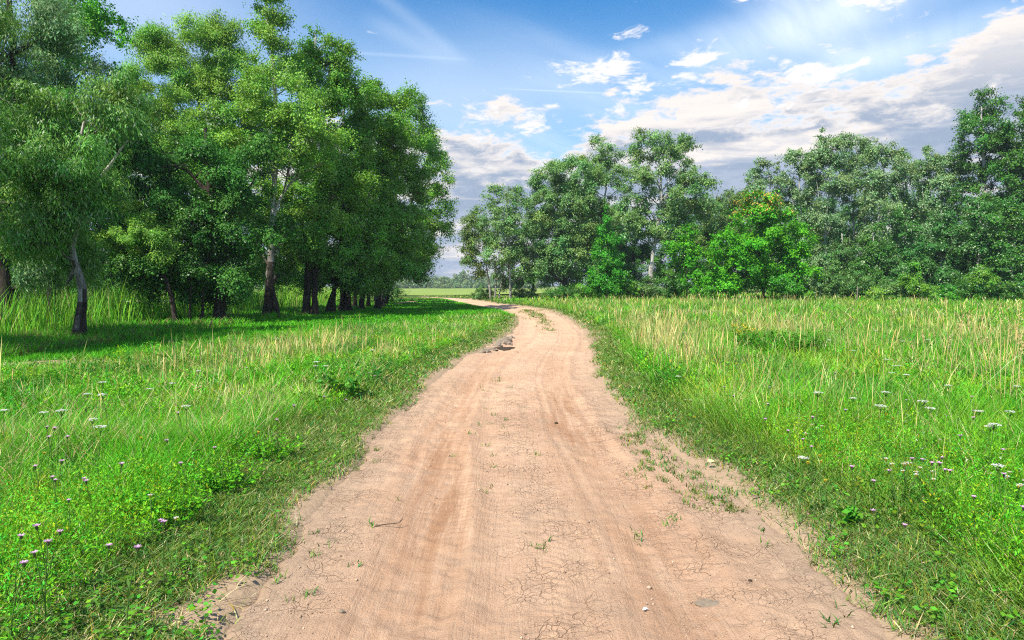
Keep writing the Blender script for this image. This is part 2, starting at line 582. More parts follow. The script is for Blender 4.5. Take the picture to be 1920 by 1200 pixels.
def path_mat():
    m, k, out = new_mat('packed_dirt')
    co = k.n.new('ShaderNodeTexCoord').outputs['Object']
    a = k.n.new('ShaderNodeAttribute')
    a.attribute_name = 'wear'                       # r: wheel track, g: crusted, b: edge
    wr, wg, wb = k.sep(a.outputs['Vector'])[:3]
    x, y, z = k.sep(co)[:3]
    big = k.noise(co, 0.7, 5, 0.6, 0.3)
    mid = k.noise(co, 5.0, 6, 0.62, 0.3)
    streak = k.noise(k.xyz(k.m('MULTIPLY', x, 9), k.m('MULTIPLY', y, 0.7), 0.0), 1.0, 5, 0.6, 0.4)
    fine = k.noise(co, 95.0, 4, 0.7)
    tread = k.noise(k.xyz(k.m('MULTIPLY', x, 46), k.m('MULTIPLY', y, 2.2), 0.0), 1.0, 5, 0.65, 0.5)
    dust = k.noise(co, 1.7, 6, 0.65, 0.6)
    grit = k.noise(co, 260.0, 3, 0.7)
    col = k.mix(k.step(big, 0.3, 0.7), (0.47, 0.325, 0.235), (0.55, 0.40, 0.30))
    col = k.mix(k.m('MULTIPLY', wr, k.step(streak, 0.28, 0.66)), col, (0.365, 0.22, 0.14))
    col = k.mix(k.m('MULTIPLY', wb, 0.75), col, (0.37, 0.29, 0.225))
    col = k.mix(k.m('MULTIPLY', k.step(mid, 0.56, 0.76), 0.45), col, (0.30, 0.19, 0.125))
    col = k.mix(k.m('MULTIPLY', k.step(mid, 0.46, 0.25), 0.35), col, (0.62, 0.47, 0.36))
    col = k.mix(k.m('MULTIPLY', k.step(fine, 0.58, 0.72), 0.55), col, (0.24, 0.15, 0.095))
    col = k.mix(k.m('MULTIPLY', k.step(grit, 0.62, 0.72), 0.6), col, (0.15, 0.10, 0.07))
    col = k.mix(k.m('MULTIPLY', k.step(grit, 0.30, 0.22), 0.4), col, (0.70, 0.58, 0.46))
    col = k.mix(k.m('MULTIPLY', k.step(tread, 0.54, 0.70), 0.34), col, (0.31, 0.20, 0.135))
    col = k.mix(k.m('MULTIPLY', k.step(tread, 0.44, 0.30), 0.28), col, (0.64, 0.50, 0.39))
    col = k.mix(k.m('MULTIPLY', k.step(dust, 0.52, 0.70), 0.55), col, (0.40, 0.305, 0.235))
    # drying cracks in the crusted parts
    wob = k.n.new('ShaderNodeVectorMath')
    wob.operation = 'MULTIPLY_ADD'
    nn = k.n.new('ShaderNodeTexNoise')
    nn.inputs['Scale'].default_value = 7.0
    k.put(nn.inputs['Vector'], co)
    k.l.new(nn.outputs['Color'], wob.inputs[0])
    wob.inputs[1].default_value = (0.13, 0.13, 0.13)
    k.put(wob.inputs[2], co)
    crk = None
    for sc, wd in ((8.5, 0.022), (19.0, 0.03)):
        v = k.n.new('ShaderNodeTexVoronoi')
        v.feature = 'DISTANCE_TO_EDGE'
        v.inputs['Scale'].default_value = sc
        k.l.new(wob.outputs[0], v.inputs['Vector'])
        c = k.step(v.outputs['Distance'], wd, 0.0)
        crk = c if crk is None else k.m('MAXIMUM', crk, k.m('MULTIPLY', c, 0.6))
    cm = k.m('MULTIPLY', k.m('MULTIPLY', crk, k.step(k.noise(co, 2.6, 4, 0.6), 0.40, 0.60)), wg)
    col = k.mix(k.m('MULTIPLY', cm, 0.28), col, (0.17, 0.09, 0.055))
    col = k.mix(1.0, col, (1.03, 0.935, 0.81), 'MULTIPLY')
    p = k.n.new('ShaderNodeBsdfPrincipled')
    p.inputs['Roughness'].default_value = 0.95
    p.inputs['Specular IOR Level'].default_value = 0.12
    k.put(p.inputs['Base Color'], col)
    hgt = k.m('ADD', k.m('MULTIPLY', fine, 0.5), k.m('MULTIPLY', mid, 1.2))
    hgt = k.m('ADD', hgt, k.m('MULTIPLY', grit, 0.30))
    hgt = k.m('ADD', hgt, k.m('MULTIPLY', tread, 0.55))
    hgt = k.m('SUBTRACT', hgt, k.m('MULTIPLY', cm, 0.6))
    bp = k.n.new('ShaderNodeBump')
    bp.inputs['Strength'].default_value = 1.0
    bp.inputs['Distance'].default_value = 0.022
    k.put(bp.inputs['Height'], hgt)
    k.l.new(bp.outputs[0], p.inputs['Normal'])
    k.l.new(p.outputs[0], out.inputs[0])
    return m


# ------------------------------------------------------------------ ground sheet
PATCHES = [  # worn bare patches: (x, y, rx, ry)
    (*ground_pt(105, 688), 1.35, 0.62), (*ground_pt(175, 708), 0.9, 0.25), (*ground_pt(1290, 589), 2.2, 2.6), (*ground_pt(1340, 587), 1.6, 0.7),
    (*ground_pt(455, 1135), 0.30, 0.35), (*ground_pt(375, 1165), 0.25, 0.16),
    (*ground_pt(765, 568), 0.5, 6.0)]


def bare_at(x, y):
    dl, dr = path_dist(x, y)
    d = np.maximum(dl, dr) + (fbm(x * 1.7, y * 1.7, 41, 3) - 0.5) * 0.9
    b = sstep(0.80, 0.15, d) * sstep(100, 80, y)
    for px, py, rx, ry in PATCHES:
        q = ((x - px) / rx) ** 2 + ((y - py) / ry) ** 2 + (fbm(x * 3, y * 3, 17, 3) - 0.5) * 1.2
        b = np.maximum(b, sstep(1.25, 0.55, q))
    return b


def build_ground():
    na, nr = 720, 680
    ang = np.arange(na) * 2 * PI / na
    rad = 0.6 * (6000 / 0.6) ** (np.linspace(0, 1, nr) ** 1.0)
    rr, aa = np.meshgrid(rad, ang, indexing='ij')
    x, y = rr * np.sin(aa), rr * np.cos(aa)
    x, y = x.ravel(), y.ravel()
    x = np.append(x, 0.0)
    y = np.append(y, 0.0)
    z = terrain(x, y)
    i = np.arange(nr - 1)[:, None] * na + np.arange(na)[None, :]
    j = np.arange(nr - 1)[:, None] * na + (np.arange(na)[None, :] + 1) % na
    q = np.stack([i, i + na, j + na, j], -1).reshape(-1, 4)
    c = len(x) - 1
    t = np.stack([np.full(na, c), np.arange(na), (np.arange(na) + 1) % na], -1)
    me = mesh_np('ground', np.stack([x, y, z], -1), q, t, [ground_mat()], smooth=True)
    at_ = me.attributes.new('bare', 'FLOAT', 'POINT')
    at_.data.foreach_set('value', bare_at(x, y).astype(np.float32))
    tag(link('ground', me), kind='structure')
    # the open field behind the trees
    gx, gy = np.meshgrid(np.linspace(-700, 700, 60), np.concatenate([np.linspace(112, 200, 14), np.linspace(210, 900, 30)]))
    gz = terrain(gx.ravel(), gy.ravel()) + 0.05
    n0, n1 = gx.shape
    i = np.arange(n0 - 1)[:, None] * n1 + np.arange(n1 - 1)[None, :]
    q = np.stack([i, i + 1, i + n1 + 1, i + n1], -1).reshape(-1, 4)
    me = mesh_np('field', np.stack([gx.ravel(), gy.ravel(), gz], -1), q, None, [field_mat()], smooth=True)
    tag(link('field', me), kind='structure')


def path_height(x, y, u, w):
    """height of the packed dirt above its bed; u 0..1 across, w width"""
    c = (u - 0.5) * w                                   # metres from the middle
    z = np.zeros_like(x)
    sway = 0.10 * (vnoise(y * 0.35, y * 0 + 2, 5) - 0.5)
    near = sstep(46, 20, y)
    for c0, wd, dp in ((-0.78, 0.22, 0.038), (0.62, 0.24, 0.034), (-0.33, 0.12, 0.013), (0.22, 0.14, 0.012), (1.15, 0.10, 0.014), (-1.12, 0.09, 0.013), (-0.55, 0.05, 0.010), (0.40, 0.045, 0.010), (0.88, 0.05, 0.011), (-0.98, 0.05, 0.010)):
        d = (c - c0 - sway * (1 + c0)) / wd
        z = z - dp * np.exp(-d * d) * (0.6 + 0.8 * vnoise(y * 0.5, x * 0 + c0 * 9, 8))
        z = z + 0.35 * dp * np.exp(-((np.abs(d) - 1.5) / 0.4) ** 2)
    # tyre tread: short transverse ridges in interrupted strips
    for c0, wd, sd in ((-0.30, 0.085, 1), (0.86, 0.10, 2), (0.02, 0.09, 3), (-0.62, 0.08, 4), (1.02, 0.07, 5)):
        d = np.abs(c - c0 - sway - 0.05 * np.sin(y * 0.8 + sd))
        msk = sstep(wd, wd * 0.55, d) * sstep(0.46, 0.62, fbm(y * 0.55, c * 1.5 + sd * 9, 20 + sd, 3))
        ph = y * 74 + 26 * d * np.sign(c - c0) + 9 * vnoise(x * 5, y * 5, 30 + sd)
        z = z + msk * 0.0036 * (0.4 + 1.2 * vnoise(x * 14, y * 14, 36 + sd)) * np.clip(np.sin(ph) * 1.6, -1, 1) * near
    # lumps and crumbs
    z = z + 0.045 * (fbm(x * 1.3, y * 0.9, 50, 3) - 0.5)
    xr, yr = 0.83 * x + 0.56 * y, 0.83 * y - 0.56 * x
    lump = fbm(xr * 8, yr * 7, 60, 2)
    z = z + 0.026 * (lump - 0.5) * (0.35 + 1.1 * sstep(0.42, 0.62, fbm(x * 1.1, y * 0.6, 70, 3)))
    z = z + 0.008 * (fbm(xr * 21 + 3, yr * 21, 80, 1) - 0.5) * near
    return z


def build_path():
    ys = [1.2]
    while ys[-1] < 104:
        ys.append(ys[-1] + max(0.0135, 0.0024 * ys[-1]))
    ys = np.array(ys)
    us = np.linspace(-0.16, 1.16, 260)
    yy, uu = np.meshgrid(ys, us, indexing='ij')
    L, Rr = path_l(yy), path_r(yy)
    w = Rr - L
    x = L + uu * w
    k = 1 / np.sqrt(1 + _slope(yy) ** 2)
    weff = w * k
    d = np.maximum(-uu, uu - 1) * weff                    # metres outside the edge
    edge = d + (fbm(x * 1.4, yy * 1.4, 90, 4) - 0.5) * 0.42 + (vnoise(x * 9, yy * 9, 95) - 0.5) * 0.10
    bed = terrain0(x, yy) - 0.07 + 0.045
    z = bed + path_height(x, yy, uu, weff)
    # grass grown middle strip on the bend
    z = z - 0.16 * sstep(0.02, 0.26, edge) - 0.4 * sstep(0.25, 0.45, edge)
    n0, n1 = x.shape
    i = np.arange(n0 - 1)[:, None] * n1 + np.arange(n1 - 1)[None, :]
    q = np.stack([i, i + 1, i + n1 + 1, i + n1], -1).reshape(-1, 4)
    me = mesh_np('dirt_path', np.stack([x, yy, z], -1), q, None, [path_mat()], smooth=True)
    c = (uu - 0.5) * weff
    track = np.exp(-((c + 0.72) / 0.34) ** 2) + np.exp(-((c - 0.62) / 0.36) ** 2)
    track = np.clip(track * (0.25 + 1.1 * fbm(x * 1.2, yy * 0.35, 110, 3)), 0, 1) * sstep(24, 6, yy)
    crust = np.clip(sstep(0.16, 0.34, np.abs(c)) * 0 + np.exp(-((c - 0.02) / 0.3) ** 2) + np.exp(-((c - 1.1) / 0.42) ** 2) + np.exp(-((c + 1.35) / 0.25) ** 2), 0, 1)
    crust = crust * sstep(16, 7, yy)
    edg = sstep(-0.55, 0.05, edge) * (0.5 + 0.5 * sstep(14, 5, yy))
    a = me.attributes.new('wear', 'FLOAT_VECTOR', 'POINT')
    a.data.foreach_set('vector', np.stack([track, crust, edg], -1).astype(np.float32).ravel())
    tag(link('dirt_path', me), kind='structure')


build_ground()
build_path()


# ------------------------------------------------------------------ trees
def unit(v):
    return v / (np.linalg.norm(v, axis=-1, keepdims=True) + 1e-9)


def leaf_quads(c, a, n, L, Wd):
    """diamond leaves: centre-base c, axis a, normal n."""
    b = unit(np.cross(a, n))
    n2 = np.cross(b, a)
    L = L[:, None]
    Wd = Wd[:, None]
    p0 = c
    p1 = c + a * L * 0.45 + b * Wd * 0.5 + n2 * Wd * 0.12
    p2 = c + a * L
    p3 = c + a * L * 0.45 - b * Wd * 0.5 + n2 * Wd * 0.12
    v = np.stack([p0, p1, p2, p3], 1).reshape(-1, 3)
    q = np.arange(len(c) * 4).reshape(-1, 4)
    return v, q


GREENS = {  # leaf reflectance; 'far' and 'grey' also have distance haze mixed into the colour
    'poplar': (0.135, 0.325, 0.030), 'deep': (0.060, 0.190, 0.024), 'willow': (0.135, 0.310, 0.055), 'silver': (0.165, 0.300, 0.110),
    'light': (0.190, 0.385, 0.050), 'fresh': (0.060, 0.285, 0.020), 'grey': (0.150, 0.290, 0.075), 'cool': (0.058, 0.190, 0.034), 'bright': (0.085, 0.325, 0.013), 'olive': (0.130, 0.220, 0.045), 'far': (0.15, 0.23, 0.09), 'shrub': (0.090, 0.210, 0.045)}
_OLD = {  # leaf reflectance
    'poplar': (0.060, 0.165, 0.022), 'deep': (0.038, 0.115, 0.020), 'willow': (0.085, 0.165, 0.050), 'silver': (0.100, 0.165, 0.080),
    'light': (0.105, 0.205, 0.026), 'bright': (0.050, 0.235, 0.010), 'olive': (0.080, 0.130, 0.035), 'far': (0.10, 0.15, 0.07), 'shrub': (0.055, 0.120, 0.035)}


def make_crown(rng, blobs, leaf=(0.085, 0.06), lai=4.2, rc=0.9, droop=0.25, green='poplar', pale=0.04, wild=0.18, origin=None, tips=None,
               fill=0.62, flat=0.8):
    """blobs: (centre xyz, radii xyz) ellipsoids. Leaves sit on sprays round clumps. Returns verts, quads, tint, clump centres."""
    cen, crad, out = [], [], []
    for c, r in blobs:
        c, r = np.array(c, float), np.array(r, float)
        surf = 4 * PI * ((r[0] * r[1]) ** 1.6 / 3 + (r[0] * r[2]) ** 1.6 / 3 + (r[1] * r[2]) ** 1.6 / 3) ** (1 / 1.6)
        n = max(6, int(surf / (rc * rc) * 0.42))
        u = unit(rng.normal(size=(n, 3)))
        f = fill + (1.0 - fill) * rng.random((n, 1)) ** 0.7
        f = f + rng.normal(size=(n, 1)) * 0.07
        cen.append(c + u * f * r)
        out.append(unit(u / r))
        crad.append(rc * rng.uniform(0.65, 1.25, n) * min(1.0, 1.6 * r.min() / rc))
    cen, out, crad = np.concatenate(cen), np.concatenate(out), np.concatenate(crad)
    leaf = (leaf[0] * 1.05, leaf[1] * 1.05)
    lai = lai * 1.45
    area = sum(PI * r[0] * r[2] for c, r in blobs)
    n_leaf = area * lai / (leaf[0] * leaf[1] * 0.5)
    per = 26
    ns = max(len(cen) * 3, int(n_leaf / per))
    pk = crad ** 2
    ci = rng.choice(len(cen), ns, p=pk / pk.sum())
    # sprays
    sd = unit(rng.normal(size=(ns, 3)) + out[ci] * 0.75 + np.array([0, 0, 0.35 - droop * 0.9]))
    sd[:, 2] *= flat
    s0 = cen[ci] + rng.normal(size=(ns, 3)) * crad[ci][:, None] * np.array([0.20, 0.20, 0.15])
    slen = crad[ci] * rng.uniform(0.30, 0.95, ns)
    li = np.repeat(np.arange(ns), per)
    t = rng.random(len(li)) ** 0.8
    p = s0[li] + sd[li] * (slen[li] * t)[:, None]
    p[:, 2] -= droop * (slen[li] * t) ** 2 * 0.9
    jit = 0.055 * crad[ci][li] + leaf[0] * 0.55
    p = p + rng.normal(size=p.shape) * jit[:, None] * np.array([1, 1, 0.8])
    # leaf frames
    down = np.array([0, 0, -1.0])
    ax = unit(sd[li] * 0.7 + rng.normal(size=p.shape) * 0.75 + down * (0.25 + droop * 1.6))
    oc = unit(p - cen[ci][li] + np.array([0, 0, 0.15]) * crad[ci][li][:, None])
    nm = unit(rng.normal(size=p.shape) * 0.42 + np.array([0, 0, 0.50]) + oc * 1.15 + out[ci][li] * 0.3)
    sz = rng.uniform(0.5, 1.4, len(li))
    v, q = leaf_quads(p, ax, nm, leaf[0] * sz, leaf[1] * sz * rng.uniform(0.8, 1.15, len(li)))
    g = np.array(GREENS[green])
    ct = np.exp(rng.normal(size=len(cen)) * wild * 0.7)[ci][li]
    lt = np.exp(rng.normal(size=len(li)) * wild)
    hue = np.clip(rng.normal(size=len(cen))[ci][li] * 0.10 + rng.normal(size=len(li)) * 0.10, -0.25, 0.35)
    col = g[None, :] * (ct * lt)[:, None]
    col[:, 0] *= 1 + hue * 1.2
    col[:, 2] *= 1 - hue * 0.5
    if pale > 0:
        m = rng.random(len(li)) < pale
        col[m] = np.array([0.36, 0.45, 0.27]) * rng.uniform(0.8, 1.2, (m.sum(), 1))
    if tips is not None:                                 # coloured young tips near a height
        zt, tc, pr = tips
        m = (p[:, 2] > zt) & (rng.random(len(li)) < pr * ct / ct.mean() * sstep(zt, zt + 1.2, p[:, 2]))
        col[m] = np.array(tc) * rng.uniform(0.7, 1.3, (m.sum(), 1))
    return v, q, np.clip(col, 0.004, 0.6), cen, crad


DARK_BARK = np.array([0.060, 0.046, 0.036])
PALE_BARK = np.array([0.62, 0.60, 0.54])


def make_tree(name, label, group, px, Y, trunks, blobs, seed, cat='tree', leaf=(0.085, 0.06), lai=3.0, rc=0.9, droop=0.25, green='poplar',
              pale=0.04, wild=0.18, bark='dark', limbs=14, tips=None, fill=0.42, depth=0.85, rad=None, white_from=3.0, flat=0.8):
    """trunks: list of polylines of (px, py[, dY]) with radii at foot; blobs: (px, py, rx, ry[, dY]); all at the tree's own distance Y."""
    rng = np.random.default_rng(seed)
    bx = (px - 960) / F * Y
    bz = float(terrain(np.array([bx]), np.array([Y]))[0])
    org = np.array([bx, Y, bz])
    sc = Y / F
    root = empty(name, tuple(org), label, cat, group)
    wb = []
    for b in blobs:
        c = at(b[0], b[1], Y) + np.array([0, b[4] if len(b) > 4 else 0.0, 0])
        wb.append((c, (b[2] * sc, b[2] * sc * depth, b[3] * sc)))
    tp = None if tips is None else (at(px, tips[0], Y)[2], tips[1], tips[2])
    v, q, col, cen, crad = make_crown(rng, wb, leaf, lai, rc, droop, green, pale, wild, org, tp, fill, flat)
    # trunk polylines
    paths, skel = [], []
    n_main = 0
    for k, (r0, pts) in enumerate(trunks):
        P = [at(p[0], p[1], Y) + np.array([0, p[2] if len(p) > 2 else 0.0, 0]) for p in pts]
        if pts[0][1] is not None:
            P[0][2] = min(P[0][2], bz + 0.1) if k == 0 or pts[0][1] > 540 else P[0][2]
        P = np.array(P)
        if P[0][2] <= bz + 0.15:
            P[0][2] = bz - 0.25
        n = max(8, int(np.linalg.norm(np.diff(P, axis=0), axis=1).sum() / 0.45))
        S = smooth_path(P, n)
        S[1:-1] += rng.normal(size=(n - 2, 3)) * r0 * 0.10
        t = np.linspace(0, 1, n)
        rr = r0 * (1 - 0.78 * t ** 0.9)
        h = S[:, 2] - bz
        if P[0][2] < bz:
            rr = rr * (1 + 0.55 * np.exp(-np.maximum(h, 0) / 0.28))
        rr = rr * (1 + 0.06 * rng.normal(size=n))
        paths.append((S, rr))
        skel.append((S, rr))
    n_main = sum((len(S) - 1) for S, _ in paths) * (7 if Y < 45 else 5)
    SK = np.concatenate([s for s, _ in skel])
    SR = np.concatenate([r for _, r in skel])
    order = rng.permutation(len(cen))
    for k, i in enumerate(order[:limbs * 4]):
        c = cen[i]
        dh = np.hypot(SK[:, 0] - c[0], SK[:, 1] - c[1])
        want = np.abs(SK[:, 2] - (c[2] - 0.55 * dh)) + 0.35 * dh + (np.maximum(0, bz + 1.5 - SK[:, 2])) * 3
        j = int(np.argmin(want))
        s, r = SK[j], SR[j]
        ln = np.linalg.norm(c - s)
        if ln < 0.2:
            continue
        midp = s * 0.5 + c * 0.5 + np.array([0, 0, 0.12 * ln]) + rng.normal(size=3) * 0.07 * ln
        S = smooth_path([s, midp, c], 7)
        S[1:-1] += rng.normal(size=(5, 3)) * 0.02 * ln
        ra = min(r * 0.62, 0.012 + 0.018 * ln)
        rr = ra * np.linspace(1, 0.22, 7)
        paths.append((S, rr))
        if k < limbs:
            SK = np.concatenate([SK, S[2:]])
            SR = np.concatenate([SR, rr[2:]])
    tv, tq = tubes(paths, 7 if Y < 45 else 5)
    fz = tv[tq].mean(1)[:, 2] - bz
    if bark == 'dark':
        w = np.zeros(len(tq))
    else:
        w = sstep(white_from - 1.7, white_from + 1.7, fz + rng.normal(size=len(fz)) * 0.5)
    w[n_main:] *= 0.35
    tc = DARK_BARK * (1 - w)[:, None] + PALE_BARK * w[:, None]
    tc = tc * np.exp(rng.normal(size=(len(tq), 1)) * 0.10)
    link('trunk', mesh_np(name + '_trunk', tv - org, tq, None, [M_BARK], tc, True), root)
    link('crown', mesh_np(name + '_crown', v - org, q, None, [M_LEAF], col), root)
    return root


def T(*a, **k):
    return make_tree(*a, **k)


ROW = 'trees in the row left of the path'
BACKL = 'trees behind the reeds on the left'
RW = 'trees at the edge of the wood on the right'
SHR = 'shrubs along the foot of the right wood'

# ---- left: the near willow and its neighbours
T('willow_tree', 'leaning willow with white upper trunk and hanging silvery leaves, nearest tree left of the path', ROW, 147, 19.7,
  [(0.165, [(147, 640), (151, 600), (154, 560), (150, 522), (134, 478), (140, 430), (148, 380), (143, 300), (160, 220)]),
   (0.085, [(140, 505), (133, 520), (124, 535)]), (0.09, [(146, 380), (175, 350), (205, 310), (240, 262)])],
  [(150, 180, 105, 55), (70, 270, 105, 75), (165, 350, 55, 65), (20, 380, 95, 80), (215, 190, 60, 50), (60, 470, 75, 45, 1.0), (-60, 260, 100, 120), (110, 330, 60, 50, -1.2), (150, 395, 30, 34, -0.8), (95, 440, 45, 40, -1.0), (175, 300, 45, 40, -1.0)],
  11, leaf=(0.125, 0.032), lai=3.9, rc=0.75, droop=0.85, green='willow', pale=0.09, bark='pale', white_from=2.1, limbs=10)
T('willow_tree', 'tall silvery willow filling the top left corner above the reeds', ROW, 2, 25.0,
  [(0.26, [(2, 600), (8, 540), (0, 470), (20, 330), (30, 180), (20, 40), (10, -60)])],
  [(40, 90, 120, 80), (10, 10, 120, 80), (-60, 170, 130, 120), (80, 190, 70, 60, 1.0), (10, 330, 120, 110, 1.5), (-30, 470, 130, 70, 1.5)],
  12, leaf=(0.12, 0.034), lai=3.6, rc=1.0, droop=0.6, green='silver', pale=0.10, limbs=12)
T('poplar_tree', 'airy poplar with bright scattered leaves beside the top left willow', ROW, 95, 30.0,
  [(0.20, [(95, 600), (100, 450), (110, 250), (130, 100), (140, -30)])],
  [(130, 40, 60, 50), (185, 60, 45, 38), (120, 110, 70, 50), (200, 25, 30, 25), (90, 240, 80, 80), (80, 380, 90, 80, 1.0), (90, -60, 110, 60)],
  13, leaf=(0.085, 0.075), lai=2.0, rc=0.85, droop=0.25, green='bright', pale=0.03, wild=0.25, limbs=12)
T('willow_tree', 'round headed yellow green willow top with dark limbs left of the tall pale poplar', ROW, 425, 37.0,
  [(0.24, [(425, 590), (415, 480), (400, 330), (380, 220), (350, 130)]), (0.12, [(395, 320), (430, 250), (470, 160)]), (0.11, [(390, 270), (340, 220), (300, 190)])],
  [(365, 100, 95, 58), (290, 150, 70, 60), (275, 95, 40, 36), (240, 175, 50, 45, 1.0), (230, 260, 60, 50, 2.0), (445, 130, 75, 72), (400, 215, 100, 70), (280, 250, 70, 55), (345, 300, 90, 60)],
  14, leaf=(0.11, 0.04), lai=4.2, rc=0.95, droop=0.35, green='light', pale=0.05)
T('elm_tree', 'dark dense tree with short thick trunk standing in the shade behind the willow', ROW, 412, 28.8,
  [(0.27, [(412, 606), (413, 560), (408, 510), (400, 420), (390, 320), (385, 240)]), (0.13, [(404, 470), (360, 420), (310, 370)]), (0.12, [(402, 440), (450, 380), (480, 330)])],
  [(360, 330, 95, 65), (440, 420, 80, 70), (300, 500, 80, 45, -0.8), (400, 500, 95, 45), (250, 330, 60, 55), (470, 330, 50, 60), (330, 410, 80, 60), (230, 270, 60, 60), (430, 535, 70, 26), (340, 540, 60, 24)],
  15, leaf=(0.085, 0.065), lai=4.4, rc=0.85, droop=0.3, green='deep', pale=0.02)
T('willow_bush', 'round twiggy light green willow crown hanging low right of the white trunk', ROW, 300, 27.0,
  [(0.10, [(330, 604), (322, 560), (300, 500), (268, 465), (240, 450)]), (0.06, [(300, 500), (260, 490), (220, 480)])],
  [(240, 428, 68, 55), (285, 455, 45, 40)], 16, leaf=(0.085, 0.026), lai=4.2, rc=0.5, droop=0.30, green='light', pale=0.03, limbs=10)
T('sapling', 'thin straight sapling in the shade, left one of two slim stems', ROW, 355, 27.5,
  [(0.045, [(355, 604), (358, 520), (362, 440), (366, 380)])], [(362, 430, 30, 55), (350, 510, 45, 25)], 17, leaf=(0.07, 0.05), lai=2.2, rc=0.5, green='deep', limbs=6)
T('sapling', 'slim leaning sapling in the shade just left of the short thick trunk', ROW, 381, 28.2,
  [(0.06, [(379, 602), (381, 540), (392, 470), (396, 400)])], [(398, 440, 30, 50), (372, 520, 40, 22)], 18, leaf=(0.07, 0.05), lai=2.2, rc=0.5, green='deep', limbs=6)
# ---- left: tall poplars further along
T('poplar_tree', 'tallest poplar with a pale twin trunk and forked white limb, left row', ROW, 508, 33.0,
  [(0.21, [(501, 597), (505, 520), (512, 440), (514, 350), (519, 240), (512, 120), (500, 20), (495, -70)]),
   (0.20, [(520, 597), (513, 545), (508, 480)]), (0.10, [(513, 400), (530, 365), (556, 332), (592, 312), (640, 298)])],
  [(492, 15, 44, 42), (500, -40, 48, 40), (515, 60, 34, 32), (520, 125, 55, 38), (555, 200, 82, 42, -1.5), (500, 270, 85, 50, -2.0), (620, 250, 62, 40, -1.5), (430, 290, 62, 45, -1.0), (590, 310, 60, 35),
   (462, 370, 50, 40, 2.0), (480, 460, 48, 45, 2.5), (565, 400, 50, 40, 2.5), (470, 520, 44, 30, 2.5)],
  19, leaf=(0.09, 0.06), lai=3.7, rc=0.85, droop=0.2, green='light', pale=0.05, bark='pale', white_from=3.4)
T('poplar_tree', 'poplar with two dark straight trunks close together right of the pale twin trunk', ROW, 583, 36.0,
  [(0.23, [(576, 591), (577, 540), (580, 480), (594, 380), (596, 260), (590, 150), (592, 70)]), (0.19, [(590, 590), (592, 520), (588, 450), (604, 350), (612, 240)])],
  [(592, 85, 30, 50), (575, 135, 42, 45), (615, 145, 42, 48), (640, 110, 26, 40), (610, 210, 70, 50), (600, 330, 75, 55), (560, 380, 55, 50), (600, 450, 70, 42), (650, 180, 40, 50), (565, 505, 44, 28, 2.0)],
  20, leaf=(0.09, 0.065), lai=4.0, rc=0.85, droop=0.2, green='poplar', pale=0.05, bark='pale', white_from=5.5)
T('alder_tree', 'dark forked tree whose trunk leans right at shoulder height in the left row', ROW, 618, 38.5,
  [(0.16, [(614, 589), (620, 560), (630, 538), (652, 516), (672, 480)]), (0.15, [(622, 552), (630, 510), (640, 440), (650, 330), (665, 230)])],
  [(668, 175, 42, 45), (690, 215, 52, 50), (650, 290, 62, 55), (640, 400, 75, 55, -1.0), (660, 490, 84, 40, -1.0), (590, 490, 50, 40), (640, 520, 60, 22, 1.5)],
  21, leaf=(0.09, 0.065), lai=4.2, rc=0.9, droop=0.25, green='poplar', pale=0.08)
T('poplar_tree', 'poplar with thick dark trunk and grey upper stem right of the forked tree', ROW, 646, 41.0,
  [(0.24, [(643, 587), (645, 540), (642, 450), (640, 350), (638, 260), (650, 180)]), (0.16, [(655, 586), (654, 540), (662, 470), (690, 370), (715, 320)])],
  [(720, 215, 48, 42), (745, 195, 28, 28), (710, 280, 66, 52), (690, 360, 70, 50), (700, 440, 75, 45, -1.5), (745, 260, 40, 40)],
  22, leaf=(0.095, 0.07), lai=4.0, rc=0.95, droop=0.22, green='poplar', pale=0.07, bark='pale', white_from=4.5)
T('poplar_tree', 'silvery leaved poplar with leaning dark trunk near the end of the left row', ROW, 678, 44.0,
  [(0.19, [(675, 584), (682, 550), (696, 500), (720, 400), (745, 300)]), (0.2, [(707, 584), (712, 540), (716, 470), (730, 380)])],
  [(765, 235, 38, 36), (755, 300, 62, 45), (795, 290, 36, 36), (740, 370, 72, 45), (760, 430, 66, 42, -2.0), (720, 490, 84, 40, -2.0), (775, 200, 18, 18)],
  23, leaf=(0.10, 0.07), lai=3.9, rc=0.95, droop=0.25, green='poplar', pale=0.12, bark='pale', white_from=5.0)
T('poplar_tree', 'spreading poplar reaching furthest right over the grass at the end of the left row', ROW, 716, 49.0,
  [(0.22, [(716, 580), (718, 545), (735, 480), (765, 400), (790, 320)]), (0.12, [(728, 505), (770, 470), (810, 440)])],
  [(800, 330, 46, 48), (825, 295, 14, 24), (790, 400, 50, 42), (828, 380, 20, 32), (750, 440, 60, 40), (822, 425, 26, 20), (775, 465, 50, 28), (790, 250, 24, 24)],
  24, leaf=(0.11, 0.075), lai=2.9, rc=0.95, droop=0.25, green='poplar', pale=0.10)
T('elm_tree', 'low dark tree with drooping boughs, last of the left row beside the far field', ROW, 727, 56.0,
  [(0.17, [(722, 570), (730, 540), (745, 510), (770, 480)])],
  [(760, 500, 42, 24), (720, 515, 50, 24), (785, 488, 18, 14), (700, 490, 60, 34), (780, 512, 20, 14), (740, 460, 55, 30)],
  25, leaf=(0.11, 0.08), lai=3.6, rc=0.9, droop=0.3, green='deep', pale=0.02)
